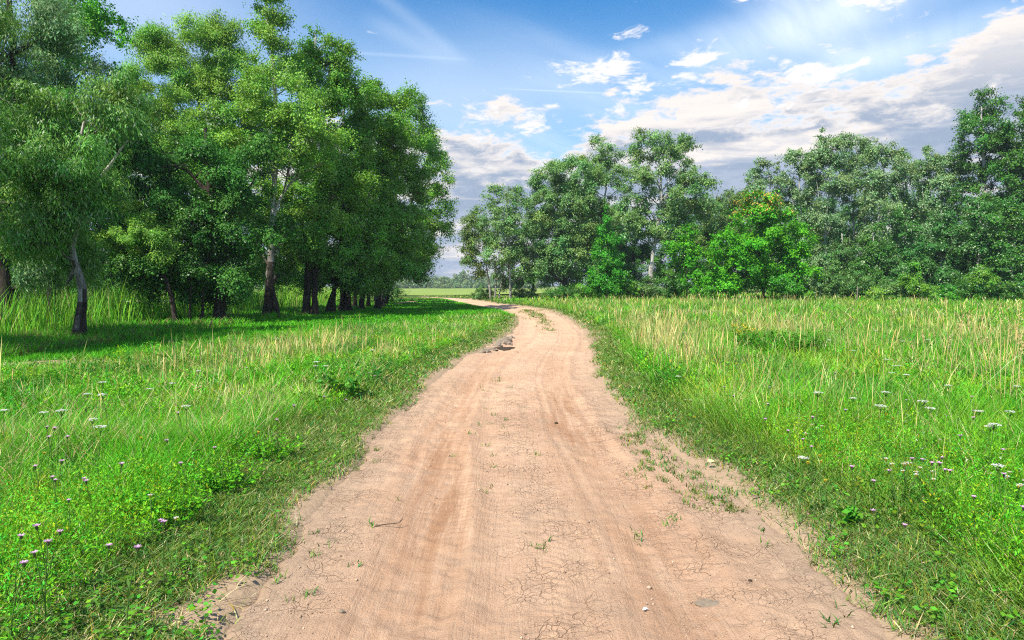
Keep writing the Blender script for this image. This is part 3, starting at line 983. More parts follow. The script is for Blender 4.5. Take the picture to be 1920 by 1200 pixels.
for k, (px, yy, lab) in enumerate([(690, 50, 'slim dark trunk half hidden behind the leaning poplar at the end of the row'),
                                   (703, 60, 'thin pale trunk glimpsed between the last dark trunks of the left row'),
                                   (664, 47, 'dark trunked tree between the thick trunk and the leaning poplar')]):
    T('alder_tree', lab, ROW, px, yy, [(0.15, [(px, 572), (px + 3, 530), (px + 6, 470), (px + 10, 380)])],
      [(px + 10, 430, 50, 50), (px + 5, 350, 48, 60), (px, 500, 46, 24)], 40 + k, leaf=(0.115, 0.085), lai=2.8, rc=1.0, green='deep', pale=0.02, bark='pale' if k == 1 else 'dark', white_from=1.5)
# shade trees left of the frame edge, their crowns reach in
T('willow_tree', 'dark leafy boughs reaching in at the left edge above the reeds', ROW, -330, 14.5,
  [(0.25, [(-330, 700), (-325, 500), (-330, 250), (-300, 0)])],
  [(-200, 120, 190, 160), (-150, 330, 150, 90), (-330, 200, 220, 200), (-300, -60, 260, 150)], 26, leaf=(0.12, 0.03), lai=2.4, rc=1.0, droop=0.6, green='willow', pale=0.08)
# ---- left background behind the reeds
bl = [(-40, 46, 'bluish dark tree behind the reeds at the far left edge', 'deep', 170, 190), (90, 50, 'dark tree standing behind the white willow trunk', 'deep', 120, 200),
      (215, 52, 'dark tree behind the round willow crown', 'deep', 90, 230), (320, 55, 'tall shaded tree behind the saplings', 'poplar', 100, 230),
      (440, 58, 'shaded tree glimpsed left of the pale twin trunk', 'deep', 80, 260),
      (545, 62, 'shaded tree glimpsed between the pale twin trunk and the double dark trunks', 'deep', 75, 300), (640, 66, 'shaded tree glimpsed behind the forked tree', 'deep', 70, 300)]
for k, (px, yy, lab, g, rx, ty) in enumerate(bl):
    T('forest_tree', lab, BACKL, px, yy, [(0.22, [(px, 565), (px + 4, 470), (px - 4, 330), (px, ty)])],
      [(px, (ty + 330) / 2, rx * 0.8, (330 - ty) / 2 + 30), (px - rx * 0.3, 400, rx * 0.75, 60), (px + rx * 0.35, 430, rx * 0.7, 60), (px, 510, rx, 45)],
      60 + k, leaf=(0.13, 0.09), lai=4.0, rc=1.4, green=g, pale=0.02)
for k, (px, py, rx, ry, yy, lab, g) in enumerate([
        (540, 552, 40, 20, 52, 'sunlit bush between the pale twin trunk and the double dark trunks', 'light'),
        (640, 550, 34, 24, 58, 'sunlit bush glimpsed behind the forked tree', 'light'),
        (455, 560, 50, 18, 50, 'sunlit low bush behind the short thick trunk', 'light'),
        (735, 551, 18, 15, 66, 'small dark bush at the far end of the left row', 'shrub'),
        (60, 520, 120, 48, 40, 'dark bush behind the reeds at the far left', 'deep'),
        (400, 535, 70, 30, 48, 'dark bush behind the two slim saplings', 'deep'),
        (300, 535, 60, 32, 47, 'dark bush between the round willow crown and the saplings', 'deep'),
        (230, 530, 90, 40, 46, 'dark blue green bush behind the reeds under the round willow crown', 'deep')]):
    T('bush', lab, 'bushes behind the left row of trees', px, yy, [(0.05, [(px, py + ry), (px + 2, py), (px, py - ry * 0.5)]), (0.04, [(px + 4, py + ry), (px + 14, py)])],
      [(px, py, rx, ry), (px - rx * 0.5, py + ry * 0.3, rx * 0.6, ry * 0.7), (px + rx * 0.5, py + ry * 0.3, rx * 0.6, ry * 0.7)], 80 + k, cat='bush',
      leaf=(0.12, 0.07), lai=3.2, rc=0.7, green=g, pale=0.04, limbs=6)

# ---- right wood
RL = dict(leaf=(0.15, 0.11), rc=1.15)
T('poplar_tree', 'slim poplar with a straight pale trunk at the left end of the right wood', RW, 955, 74.0,
  [(0.16, [(957, 560), (956, 500), (953, 430), (950, 380), (948, 355)]), (0.06, [(953, 420), (940, 395), (925, 380)]), (0.06, [(953, 415), (966, 395), (980, 375)])],
  [(950, 385, 38, 24), (925, 425, 42, 34), (975, 430, 38, 36), (940, 470, 48, 32), (985, 490, 42, 30), (930, 365, 20, 12), (965, 362, 14, 10)],
  100, lai=2.5, green='grey', pale=0.10, bark='pale', white_from=0.6, **RL)
T('alder_tree', 'low tree with several leaning stems at the left end of the right wood', RW, 921, 76.0,
  [(0.14, [(920, 560), (917, 530), (912, 500), (905, 465)]), (0.11, [(927, 560), (930, 520), (925, 480)]), (0.09, [(934, 560), (940, 530), (944, 490)])],
  [(900, 460, 34, 22), (885, 480, 20, 14), (905, 430, 32, 24), (895, 405, 26, 16), (925, 500, 34, 22), (880, 440, 16, 12), (960, 520, 30, 18)],
  101, lai=3.0, green='olive', pale=0.04, bark='pale', white_from=0.5, **RL)
T('oak_tree', 'broad dense round headed tree right of the slim pale poplar', RW, 1052, 75.0,
  [(0.30, [(1060, 562), (1058, 500), (1050, 430), (1045, 370)])],
  [(1040, 345, 50, 40), (1075, 330, 48, 36), (1020, 395, 44, 40), (1070, 400, 62, 50), (1105, 360, 36, 42), (1040, 460, 58, 42), (1085, 480, 54, 40), (1020, 510, 40, 28)],
  102, lai=3.8, green='grey', pale=0.03, **RL)
T('poplar_tree', 'narrow topped poplar rising between the round headed tree and the white limbed giant', RW, 1128, 80.0,
  [(0.2, [(1132, 562), (1130, 480), (1132, 390), (1138, 330), (1128, 270)])],
  [(1128, 285, 32, 28), (1140, 320, 36, 32), (1110, 325, 26, 26), (1130, 375, 46, 36), (1150, 420, 46, 40), (1115, 440, 46, 40)],
  103, lai=2.9, green='grey', pale=0.06, bark='pale', white_from=3, **RL)
T('poplar_tree', 'tall white limbed poplar with leaning white trunk and broad open crown in the right wood', RW, 1224, 68.0,
  [(0.27, [(1222, 558), (1221, 500), (1228, 455), (1234, 410), (1240, 370), (1238, 320), (1232, 280)]), (0.12, [(1236, 410), (1262, 400), (1300, 398), (1330, 402)]),
   (0.10, [(1240, 360), (1262, 330), (1290, 300)]), (0.09, [(1239, 350), (1222, 320), (1206, 290)])],
  [(1208, 275, 36, 26), (1255, 270, 40, 24), (1285, 282, 28, 26), (1235, 315, 56, 36), (1300, 330, 34, 22), (1200, 350, 44, 36), (1265, 370, 64, 30), (1190, 410, 48, 36), (1240, 420, 58, 32), (1310, 395, 52, 30), (1330, 335, 14, 14)],
  104, lai=2.7, green='grey', pale=0.09, bark='pale', white_from=1.0, **RL)
T('birch_tree', 'small pointed fresh green tree standing in front of the white limbed poplar', RW, 1138, 58.0,
  [(0.10, [(1137, 562), (1138, 500), (1138, 440), (1137, 400)])],
  [(1137, 402, 6, 14), (1137, 428, 14, 18), (1138, 456, 23, 20), (1138, 486, 32, 20), (1138, 516, 40, 20), (1138, 540, 42, 12)],
  105, lai=4.4, green='fresh', pale=0.03, leaf=(0.13, 0.09), rc=0.6)
T('maple_tree', 'slender bright green young tree left of the orange tipped maple', RW, 1288, 58.0,
  [(0.07, [(1288, 562), (1287, 500), (1286, 440)])],
  [(1284, 435, 20, 20), (1278, 470, 28, 24), (1300, 480, 22, 20), (1285, 515, 36, 22), (1270, 535, 24, 14), (1310, 530, 20, 16)],
  106, lai=3.2, green='bright', pale=0.02, leaf=(0.13, 0.11), rc=0.75, wild=0.22)
T('maple_tree', 'broad bright green maple with orange young leaves on top, at the edge of the meadow', RW, 1430, 55.0,
  [(0.13, [(1431, 562), (1431, 535), (1425, 490), (1420, 440), (1415, 400)]), (0.07, [(1364, 560), (1362, 530), (1372, 490)]), (0.08, [(1430, 530), (1460, 490), (1490, 460)]), (0.08, [(1430, 530), (1395, 490), (1370, 460)])],
  [(1420, 390, 46, 34), (1440, 420, 58, 36), (1370, 460, 46, 34), (1480, 450, 46, 34), (1425, 470, 70, 40), (1350, 500, 36, 34), (1400, 510, 56, 34), (1490, 500, 44, 36), (1455, 520, 50, 24), (1350, 530, 36, 18)],
  107, lai=3.3, green='bright', pale=0.0, leaf=(0.14, 0.12), rc=0.85, wild=0.24, tips=(412, (0.60, 0.36, 0.08), 0.34))
T('elm_tree', 'rounded olive tree behind the orange tipped maple', RW, 1352, 82.0,
  [(0.2, [(1352, 560), (1352, 480), (1350, 420)])], [(1352, 400, 44, 34), (1375, 380, 30, 22), (1340, 450, 56, 44), (1390, 430, 40, 40)],
  108, lai=3.2, green='olive', pale=0.03, **RL)
T('oak_tree', 'dark shaded tree behind the white trunk of the tall poplar', RW, 1190, 84.0,
  [(0.22, [(1190, 560), (1190, 500), (1188, 430)])], [(1190, 440, 56, 50), (1180, 500, 60, 40), (1250, 470, 56, 50), (1260, 520, 50, 30)],
  109, lai=3.0, green='deep', pale=0.0, **RL)
T('oak_tree', 'dark shaded tree filling the gap behind the slim pale poplar', RW, 1000, 88.0,
  [(0.2, [(1000, 558), (1000, 500), (1000, 420)])], [(1000, 430, 44, 44), (1010, 490, 56, 40), (970, 505, 30, 34)], 110, lai=2.8, green='deep', pale=0.0, **RL)
sil = [  # px, Y, top, half width, kind, label
    (1440, 76, 300, 46, 'silver', 'silvery poplar left of the gap behind the orange tipped maple'),
    (1500, 74, 285, 34, 'silver', 'narrow silver leaved poplar above the right shoulder of the orange tipped maple'),
    (1552, 72, 252, 36, 'silver', 'silver poplar with white stem and the highest top of the silvery group'),
    (1604, 74, 258, 38, 'silver', 'twin topped silver poplar right of the white stemmed one'),
    (1655, 70, 272, 36, 'silver', 'silver poplar with thin white stems in the middle of the far right wood'),
    (1705, 73, 296, 32, 'silver', 'pale green poplar left of the two even topped poplars'),
    (1745, 70, 282, 30, 'silver', 'left one of two even topped pale poplars'),
    (1788, 69, 290, 32, 'silver', 'right one of two even topped pale poplars')]
for k, (px, yy, ty, hw, g, lab) in enumerate(sil):
    rr = np.random.default_rng(500 + k)
    j = lambda s: float(rr.uniform(-s, s))
    T('poplar_tree', lab, RW, px, yy,
      [(0.15, [(px + 2, 560), (px + j(6), 470), (px + j(8), 400), (px + j(8), 330), (px + j(6), ty + 8)]), (0.07, [(px, 440), (px + hw * 0.4, 390), (px + hw * 0.6, 340)]), (0.06, [(px, 420), (px - hw * 0.4, 380), (px - hw * 0.6, 335)])],
      [(px - hw * 0.3, ty + 18, hw * 0.42, 20), (px + hw * 0.45, ty + 30, hw * 0.42, 24), (px + j(6), ty + 60, hw * 0.9, 30), (px - hw * 0.45, ty + 95, hw * 0.7, 32), (px + hw * 0.5, ty + 110, hw * 0.7, 34),
       (px + j(9), ty + 160, hw * 1.0, 38), (px + j(9), 480, hw * 1.1, 36), (px + j(9), 525, hw * 1.1, 24),
       (px - hw * 0.35 + j(4), ty + 6, 6, 16), (px + hw * 0.4 + j(4), ty + 14, 7, 18), (px - hw * 0.85 + j(4), ty + 48, 7, 18), (px + hw * 0.9 + j(4), ty + 56, 7, 16)],
      120 + k, lai=3.0, green=g, pale=0.17, bark='pale', white_from=1.5, fill=0.40, **RL)
drk = [(1640, 62, 430, 40, 'deep', 'dark green bushy tree in front of the silver poplars'),
       (1580, 64, 440, 36, 'shrub', 'young bushy tree between the orange tipped maple and the dark bushy tree'),
       (1705, 61, 400, 42, 'cool', 'fresh green young poplar in front of the two even topped poplars'),
       (1765, 60, 385, 40, 'cool', 'leafy young poplar with thin pale stem left of the tall dark corner tree'),
       (1835, 58, 370, 42, 'cool', 'young poplar with white stem under the tall tree of the right corner'),
       (1900, 56, 360, 44, 'deep', 'dark young poplar at the right edge of the picture'),
       (1960, 57, 350, 44, 'cool', 'young poplar just reaching in at the right edge')]
for k, (px, yy, ty, hw, g, lab) in enumerate(drk):
    rr = np.random.default_rng(540 + k)
    j = lambda s: float(rr.uniform(-s, s))
    T('poplar_tree', lab, RW, px, yy,
      [(0.09, [(px + 2, 560), (px + j(5), 500), (px + j(6), 440), (px + j(5), ty + 8)]), (0.05, [(px + 12, 560), (px + 16, 500), (px + 12, 440)])],
      [(px + j(6), ty + 22, hw * 0.45, 26), (px - hw * 0.4, ty + 60, hw * 0.6, 30), (px + hw * 0.4, ty + 70, hw * 0.6, 32), (px, ty + 105, hw * 0.95, 34), (px + j(8), 505, hw * 1.1, 32), (px + j(8), 535, hw * 1.05, 18)],
      140 + k, lai=3.6, green=g, pale=0.08, bark='pale', white_from=0.8, leaf=(0.14, 0.10), rc=0.95)
T('poplar_tree', 'very tall dark green tree rising above all others near the right corner', RW, 1850, 66.0,
  [(0.28, [(1852, 560), (1850, 450), (1846, 350), (1842, 260), (1840, 200)]), (0.1, [(1846, 340), (1870, 300), (1890, 270)])],
  [(1840, 205, 34, 30), (1825, 235, 28, 26), (1860, 240, 40, 34), (1845, 290, 52, 40), (1880, 320, 46, 50), (1835, 370, 50, 50), (1870, 420, 56, 50), (1850, 500, 60, 50)],
  160, lai=3.0, green='deep', pale=0.06, bark='pale', white_from=3, **RL)
T('poplar_tree', 'very tall dark tree cut by the right edge of the picture', RW, 1935, 64.0,
  [(0.28, [(1935, 560), (1935, 400), (1932, 280), (1930, 190)])],
  [(1932, 200, 34, 34), (1915, 240, 36, 30), (1945, 290, 60, 50), (1915, 330, 50, 46), (1930, 410, 60, 60), (1930, 500, 60, 50)],
  161, lai=3.0, green='deep', pale=0.05, **RL)
# deeper rank of the wood that closes the gaps low down
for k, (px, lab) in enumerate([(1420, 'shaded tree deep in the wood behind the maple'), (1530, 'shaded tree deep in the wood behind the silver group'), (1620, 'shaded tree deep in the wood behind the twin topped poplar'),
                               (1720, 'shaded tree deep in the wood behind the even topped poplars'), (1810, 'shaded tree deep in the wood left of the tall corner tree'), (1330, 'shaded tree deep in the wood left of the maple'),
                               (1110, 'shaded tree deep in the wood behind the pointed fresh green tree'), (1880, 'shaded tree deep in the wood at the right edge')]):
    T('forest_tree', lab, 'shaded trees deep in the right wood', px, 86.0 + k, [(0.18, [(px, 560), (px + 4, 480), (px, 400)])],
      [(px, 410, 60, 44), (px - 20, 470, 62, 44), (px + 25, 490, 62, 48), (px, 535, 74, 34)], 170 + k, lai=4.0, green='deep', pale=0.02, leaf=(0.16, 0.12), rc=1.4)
# shrubs along the foot of the wood
for k, (px, py, rx, ry, yy, g, lab) in enumerate([
        (1215, 535, 30, 24, 60, 'shrub', 'dark rounded shrub at the foot of the leaning white trunk'),
        (1175, 540, 22, 16, 59, 'poplar', 'bright low shrub between the pointed tree and the dark rounded shrub'),
        (1060, 548, 40, 10, 66, 'deep', 'low dark scrub under the round headed tree'),
        (1540, 535, 30, 18, 55, 'silver', 'grey green shrub at the right foot of the orange tipped maple'),
        (1600, 528, 36, 20, 56, 'shrub', 'feathery shrub below the silver poplars'),
        (1690, 535, 44, 18, 56, 'shrub', 'wide dark shrub in front of the far right wood'),
        (1745, 545, 18, 10, 54, 'light', 'small yellow green shrub in front of the far right wood'),
        (1810, 540, 34, 14, 54, 'deep', 'low dark shrub under the tall corner tree'),
        (1885, 540, 36, 16, 54, 'deep', 'low dark shrub at the right edge'),
        (1490, 545, 26, 10, 54, 'bright', 'low bright shrub under the right side of the maple'),
        (1320, 545, 24, 10, 55, 'bright', 'low bright shrub under the left side of the maple'),
        (905, 548, 18, 9, 80, 'shrub', 'low bush at the left end of the right wood beside the far field'),
        (985, 548, 26, 10, 76, 'shrub', 'low bush right of the straight pale trunk'),
        (1100, 542, 24, 16, 62, 'poplar', 'leafy low shrub at the left foot of the pointed fresh green tree'),
        (1255, 530, 18, 26, 57, 'deep', 'narrow dark shrub between the leaning white trunk and the slender bright young tree'),
        (1560, 520, 14, 30, 54, 'shrub', 'upright thin shrub right of the grey green one beside the maple'),
        (1645, 546, 22, 9, 51, 'light', 'pale weedy shrub in the dry grass before the wide dark shrub'),
        (1715, 520, 20, 28, 54, 'poplar', 'upright green shrub behind the tall yellow green spike plant'),
        (1775, 546, 20, 11, 51, 'fresh', 'fresh green weedy shrub at the edge of the meadow before the far right wood'),
        (1850, 525, 24, 26, 53, 'poplar', 'taller leafy shrub right of the low dark shrub under the corner tree'),
        (1470, 528, 20, 22, 53, 'fresh', 'leafy shrub leaning out below the right side of the maple')]):
    T('shrub', lab, SHR, px, yy, [(0.03, [(px, py + ry + 6), (px + 2, py), (px - 2, py - ry * 0.6)]), (0.025, [(px + 3, py + ry + 6), (px + rx * 0.4, py)]), (0.025, [(px - 3, py + ry + 6), (px - rx * 0.4, py)])],
      [(px, py, rx * 0.8, ry), (px - rx * 0.5, py + ry * 0.35, rx * 0.55, ry * 0.7), (px + rx * 0.5, py + ry * 0.35, rx * 0.55, ry * 0.7)], 200 + k, cat='shrub',
      leaf=(0.12, 0.07), lai=3.4, rc=0.55, green=g, pale=0.06, limbs=6)


# far wood beyond the field: reads as one mass, haze partly put into its leaf colour
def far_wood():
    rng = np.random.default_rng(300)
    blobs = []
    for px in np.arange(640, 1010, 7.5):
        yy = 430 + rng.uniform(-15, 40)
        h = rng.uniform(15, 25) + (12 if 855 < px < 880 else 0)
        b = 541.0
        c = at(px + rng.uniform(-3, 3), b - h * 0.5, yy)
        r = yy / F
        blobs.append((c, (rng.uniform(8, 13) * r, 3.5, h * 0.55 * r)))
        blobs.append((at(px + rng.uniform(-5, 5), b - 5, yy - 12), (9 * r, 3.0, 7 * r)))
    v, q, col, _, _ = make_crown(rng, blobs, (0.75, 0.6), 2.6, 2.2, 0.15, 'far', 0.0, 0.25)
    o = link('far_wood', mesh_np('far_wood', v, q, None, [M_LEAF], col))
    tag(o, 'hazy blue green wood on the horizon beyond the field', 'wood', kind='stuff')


far_wood()


# ------------------------------------------------------------------ grass
def blades(rng, x, y, z, hgt, wid, lean, col, segs=2, droop=0.0, head=None):
    """tapered bent ribbons. lean: metres of sideways bend at the tip, random bearing."""
    n = len(x)
    phi = rng.uniform(0, 2 * PI, n)
    dirv = np.stack([np.cos(phi), np.sin(phi), np.zeros(n)], -1)
    fa = phi + PI / 2 + rng.normal(size=n) * 0.5
    side = np.stack([np.cos(fa), np.sin(fa), np.zeros(n)], -1)
    base = np.stack([x, y, z], -1)
    ts = np.linspace(0, 1, segs + 1)
    V = []
    prof = np.array([0.75, 1.0, 0.7, 0.45])[:segs] if head is None else head[:segs]
    for i, t in enumerate(ts):
        c = base + dirv * (lean * t ** 1.8)[:, None]
        c[:, 2] += hgt * (t - droop * t ** 3)
        if i < segs:
            wv = side * (wid * prof[i] * 0.5)[:, None]
            V += [c - wv, c + wv]
        else:
            V += [c]
    m = 2 * segs + 1
    V = np.stack(V, 1).reshape(-1, 3)
    o = (np.arange(n) * m)[:, None]
    Q = np.concatenate([o + np.array([[2 * i, 2 * i + 1, 2 * i + 3, 2 * i + 2]]) for i in range(segs - 1)], 0) if segs > 1 else np.zeros((0, 4), int)
    T_ = o + np.array([[2 * segs - 2, 2 * segs - 1, 2 * segs]])
    tint = np.concatenate([np.tile(col, (segs - 1, 1)), col])
    return V, Q, T_, tint


class Acc:
    def __init__(s):
        s.v, s.q, s.t, s.cq, s.ct, s.n = [], [], [], [], [], 0

    def add(s, V, Q, T_, tint):
        s.v.append(V)
        s.q.append(Q + s.n)
        nq = len(Q)
        s.cq.append(tint[:nq])
        if T_ is not None:
            s.t.append(T_ + s.n)
            s.ct.append(tint[nq:])
        s.n += len(V)

    def build(s, name, mat, label, cat, parent=None):
        t = np.concatenate(s.t) if s.t else None
        col = np.concatenate(s.cq + s.ct)
        me = mesh_np(name, np.concatenate(s.v), np.concatenate(s.q), t, [mat], np.clip(col, 0.003, 0.8))
        return tag(link(name, me), label, cat, kind='stuff')


MEADOW_B = np.array([(8, -9.3), (11.5, -8.7), (16, -7.9), (20, -7.2), (25, -5.1), (32, -2.5), (40, -0.5), (60, -3.0), (110, -14)])


def sample(rng, n, r0, r1, p=1.0, half=55):
    """points in the view fan between two distances; p: density falls as r**-p"""
    u = rng.random(n)
    e = 2 - p
    r = (r0 ** e + u * (r1 ** e - r0 ** e)) ** (1 / e) if abs(e) > 1e-6 else r0 * (r1 / r0) ** u
    a = R(half) * (2 * rng.random(n) - 1)
    return r * np.sin(a), r * np.cos(a)


def tone(rng, n, base, s=0.26, yel=0.17):
    c = np.array(base)[None, :] * np.exp(rng.normal(size=(n, 1)) * s)
    h = rng.normal(size=n) * yel
    c[:, 0] *= np.exp(h * 2.0)
    c[:, 2] *= np.exp(-h)
    return c


def in_patch(x, y):
    b = np.zeros_like(x)
    for px, py, rx, ry in PATCHES:
        q = ((x - px) / rx) ** 2 + ((y - py) / ry) ** 2 + (fbm(x * 3, y * 3, 17, 3) - 0.5) * 1.2
        b = np.maximum(b, sstep(1.3, 0.7, q))
    return b


G_VERGE, G_LUSH, G_SHORT, G_TALL, G_STRAW, G_REED = (0.115, 0.220, 0.035), (0.105, 0.370, 0.016), (0.085, 0.360, 0.014), (0.210, 0.400, 0.035), (0.62, 0.50, 0.20), (0.16, 0.40, 0.03)


def grass():
    rng = np.random.default_rng(77)
    left, right, verge, reeds, straw = Acc(), Acc(), Acc(), Acc(), Acc()
    for (n, r0, r1, p, wmin, segs) in ((510000, 1.3, 9.0, 1.2, 0.0042, 3), (420000, 9.0, 26.0, 1.2, 0.0085, 2), (300000, 26.0, 60.0, 1.2, 0.022, 2), (110000, 60.0, 115.0, 1.0, 0.06, 2)):
        x, y = sample(rng, n, r0, r1, p)
        dl, dr = path_dist(x, y)
        d = np.maximum(dl, dr)
        nz = fbm(x * 1.4, y * 1.4, 90, 4) - 0.5
        dn = d + nz * 0.42
        bare = in_patch(x, y)
        vf = sstep(0.00, 0.55, dn)                                     # how grown over
        tuft = fbm(x * 6, y * 6, 33, 3)
        keep = (dn > 0.02) & (rng.random(n) < np.clip(vf * 1.0 + 0.25 * (tuft > 0.55), 0, 1)) & (rng.random(n) > bare * 0.93)
        # nothing far away on the left behind the tree belt, where the reeds hide it
        keep &= (rng.random(n) < 0.30 + 0.85 * sstep(0.36, 0.56, fbm(x * 3.1, y * 2.3, 172, 3))) | (d < 0.9)
        keep &= ~((x < -27) & (y > 30))
        x, y, d, dn, dl, dr = x[keep], y[keep], d[keep], dn[keep], dl[keep], dr[keep]
        n = len(x)
        z = terrain(x, y)
        r = np.hypot(x, y)
        xb = np.interp(y, MEADOW_B[:, 0], MEADOW_B[:, 1])
        is_l = dl > 0
        short = np.where(is_l, sstep(0.35, -0.5, x - xb + (fbm(x, y, 55, 3) - 0.5) * 1.2), 0.0)
        short = np.where((y > 36) & is_l, 1.0, short)
        vw = np.where(is_l, 0.95, 0.85) + (fbm(x * 0.9, y * 0.9, 44, 3) - 0.5) * 0.45
        ver = sstep(vw + 0.25, vw - 0.25, d)
        shade_belt = is_l & (x < -10.6) & (y < 60)
        lush = fbm(x * 0.55, y * 0.55, 66, 4)
        dry = fbm(x * 0.45 + 40, y * 0.45, 67, 4)
        tuf = fbm(x * 2.2, y * 1.6, 69, 3)
        tall = np.where(is_l, 0.20, 0.29) * (0.45 + 0.8 * lush) * (0.5 + 1.0 * tuf)
        hgt = tall * (1 - ver) + 0.055 * ver
        hgt = hgt * (1 - short) + 0.085 * short
        hgt = hgt * (1 - 0.28 * sstep(8.5, 5.0, r))
        hgt = np.where(shade_belt, 0.10 + 0.22 * lush, hgt)
        farp = sstep(70, 90, y)
        hgt = hgt * (1 - 0.55 * farp)
        hgt = hgt * np.exp(np.clip(rng.normal(size=n), -2, 1.5) * 0.33)
        lean = hgt * rng.uniform(0.3, 1.3, n) + ver * rng.uniform(0.01, 0.075, n)
        wid = np.maximum(wmin, wmin * (0.7 + 1.0 * rng.random(n)))
        col = tone(rng, n, G_TALL)
        gl = tone(rng, n, G_LUSH)
        k = sstep(0.42, 0.62, lush)[:, None]
        col = col * (1 - k) + gl * k
        gs = tone(rng, n, G_SHORT, 0.15, 0.06)
        col = col * (1 - short[:, None]) + gs * short[:, None]
        gv = tone(rng, n, G_VERGE, 0.30, 0.18)
        vv = (ver * (1 - short))[:, None]
        col = col * (1 - vv) + gv * vv
        gf = tone(rng, n, (0.20, 0.31, 0.045), 0.12, 0.05)
        col = col * (1 - farp[:, None]) + gf * farp[:, None]
        pat = fbm(x * 1.3 + 70, y * 0.9, 171, 3)
        dk = (sstep(0.52, 0.70, pat) * (1 - short) * (1 - ver) * rng.uniform(0.5, 1.0, n))[:, None]
        col = col * (1 - dk) + tone(rng, n, (0.060, 0.235, 0.022), 0.25, 0.12) * dk
        st = rng.random(n) < (0.09 + 0.16 * sstep(0.48, 0.66, dry)) * (1 - short) * (1 - 0.3 * ver)
        st |= is_l & (rng.random(n) < 0.26 * sstep(0.40, 0.62, fbm(x * 0.6, y * 0.4, 181, 4)) * sstep(6.5, 9.5, y)) & (short < 0.5) & (ver < 0.5)
        col[st] = tone(rng, int(st.sum()), (0.52, 0.45, 0.22), 0.25, 0.06)
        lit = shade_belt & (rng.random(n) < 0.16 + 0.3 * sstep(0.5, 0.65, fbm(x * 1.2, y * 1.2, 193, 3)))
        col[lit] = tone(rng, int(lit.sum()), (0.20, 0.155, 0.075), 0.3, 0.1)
        vm = ver > 0.5
        for msk, acc in ((vm, verge), (~vm & is_l, left), (~vm & ~is_l, right)):
            if msk.any():
                acc.add(*blades(rng, x[msk], y[msk], z[msk], hgt[msk], wid[msk], lean[msk], col[msk], segs))
    # leafy herbs: short stems set with small leaves
    for (n, r0, r1, sz) in ((26000, 1.5, 9.0, 0.022), (39000, 9.0, 32.0, 0.044)):
        x, y = sample(rng, n, r0, r1, 1.1)
        dl, dr = path_dist(x, y)
        d = np.maximum(dl, dr)
        xb = np.interp(y, MEADOW_B[:, 0], MEADOW_B[:, 1])
        lush = fbm(x * 0.8 + 9, y * 0.8, 166, 4)
        keep = (d > 0.75) & (in_patch(x, y) < 0.4) & ((dl < 0) | (x > xb)) & (rng.random(n) < sstep(0.30, 0.58, lush))
        x, y, dl, dr, lush = x[keep], y[keep], dl[keep], dr[keep], lush[keep]
        z = terrain(x, y)
        for side, acc in ((dl > 0, left), (dl <= 0, right)):
            xs, ys, zs = x[side], y[side], z[side]
            m = 22
            hh = rng.uniform(0.10, 0.26, len(xs)) * (0.6 + 1.1 * fbm(xs * 0.9, ys * 0.7, 175, 3))
            hh = hh * np.where(xs > 0, 1.3, 1.0)
            i = np.repeat(np.arange(len(xs)), m)
            t = rng.random(len(i))
            c = np.stack([xs[i], ys[i], zs[i] + hh[i] * (0.15 + 0.9 * t)], -1) + rng.normal(size=(len(i), 3)) * np.array([1, 1, 0.3]) * (0.012 + 0.055 * (1 - t))[:, None]
            a = unit(rng.normal(size=c.shape) + np.array([0, 0, 0.45]))
            nn = unit(rng.normal(size=c.shape) * 0.6 + np.array([0, 0, 1.0]))
            L = sz * rng.uniform(0.7, 1.5, len(i))
            V, Q = leaf_quads(c, a, nn, L, L * 0.30)
            dkk = sstep(0.45, 0.62, fbm(xs * 0.8 + 30, ys * 0.6, 176, 3))[:, None]
            pc = (tone(rng, len(xs), (0.120, 0.39, 0.018), 0.3, 0.22) * (1 - dkk) + tone(rng, len(xs), (0.045, 0.20, 0.022), 0.3, 0.15) * dkk)[i]
            acc.add(V, Q, None, pc)
    # clover like leaves creeping in the verge
    n = 16000
    x, y = sample(rng, n, 2.4, 16.0, 1.3)
    dl, dr = path_dist(x, y)
    d = np.maximum(dl, dr) + (fbm(x * 1.4, y * 1.4, 90, 4) - 0.5) * 0.42
    kp = (d > 0.12) & (d < 1.1) & (fbm(x * 3, y * 3, 21, 3) > 0.47)
    x, y = x[kp], y[kp]
    z = terrain(x, y) + rng.uniform(0.02, 0.09, len(x))
    i = np.repeat(np.arange(len(x)), 3)
    c = np.stack([x[i], y[i], z[i]], -1) + rng.normal(size=(len(i), 3)) * 0.012
    L = rng.uniform(0.02, 0.042, len(i)) * np.maximum(1, np.hypot(x, y)[i] / 9)
    V, Q = leaf_quads(c, unit(rng.normal(size=c.shape) * np.array([1, 1, 0.3])), unit(rng.normal(size=c.shape) * 0.4 + np.array([0, 0, 1.0])), L, L * 0.7)
    verge.add(V, Q, None, tone(rng, len(i), (0.09, 0.28, 0.02), 0.25, 0.12))
    # dense short trampled blades of the verge
    n = 400000
    x, y = sample(rng, n, 1.3, 20.0, 1.35)
    dl, dr = path_dist(x, y)
    d = np.maximum(dl, dr)
    dn = d + (fbm(x * 1.4, y * 1.4, 90, 4) - 0.5) * 0.42
    kp = (dn > 0.0) & (d < 1.35) & (rng.random(n) < sstep(-0.02, 0.45, dn) + 0.35 * (fbm(x * 5, y * 5, 35, 3) > 0.56)) & (rng.random(n) > in_patch(x, y) * 0.9)
    x, y = x[kp], y[kp]
    n = len(x)
    r = np.hypot(x, y)
    hh = rng.uniform(0.02, 0.06, n) * (0.6 + 0.9 * fbm(x * 4, y * 4, 37, 3))
    g = tone(rng, n, (0.095, 0.225, 0.030), 0.32, 0.2)
    ds = rng.random(n) < 0.14
    g[ds] = tone(rng, int(ds.sum()), (0.36, 0.30, 0.17), 0.3, 0.08)
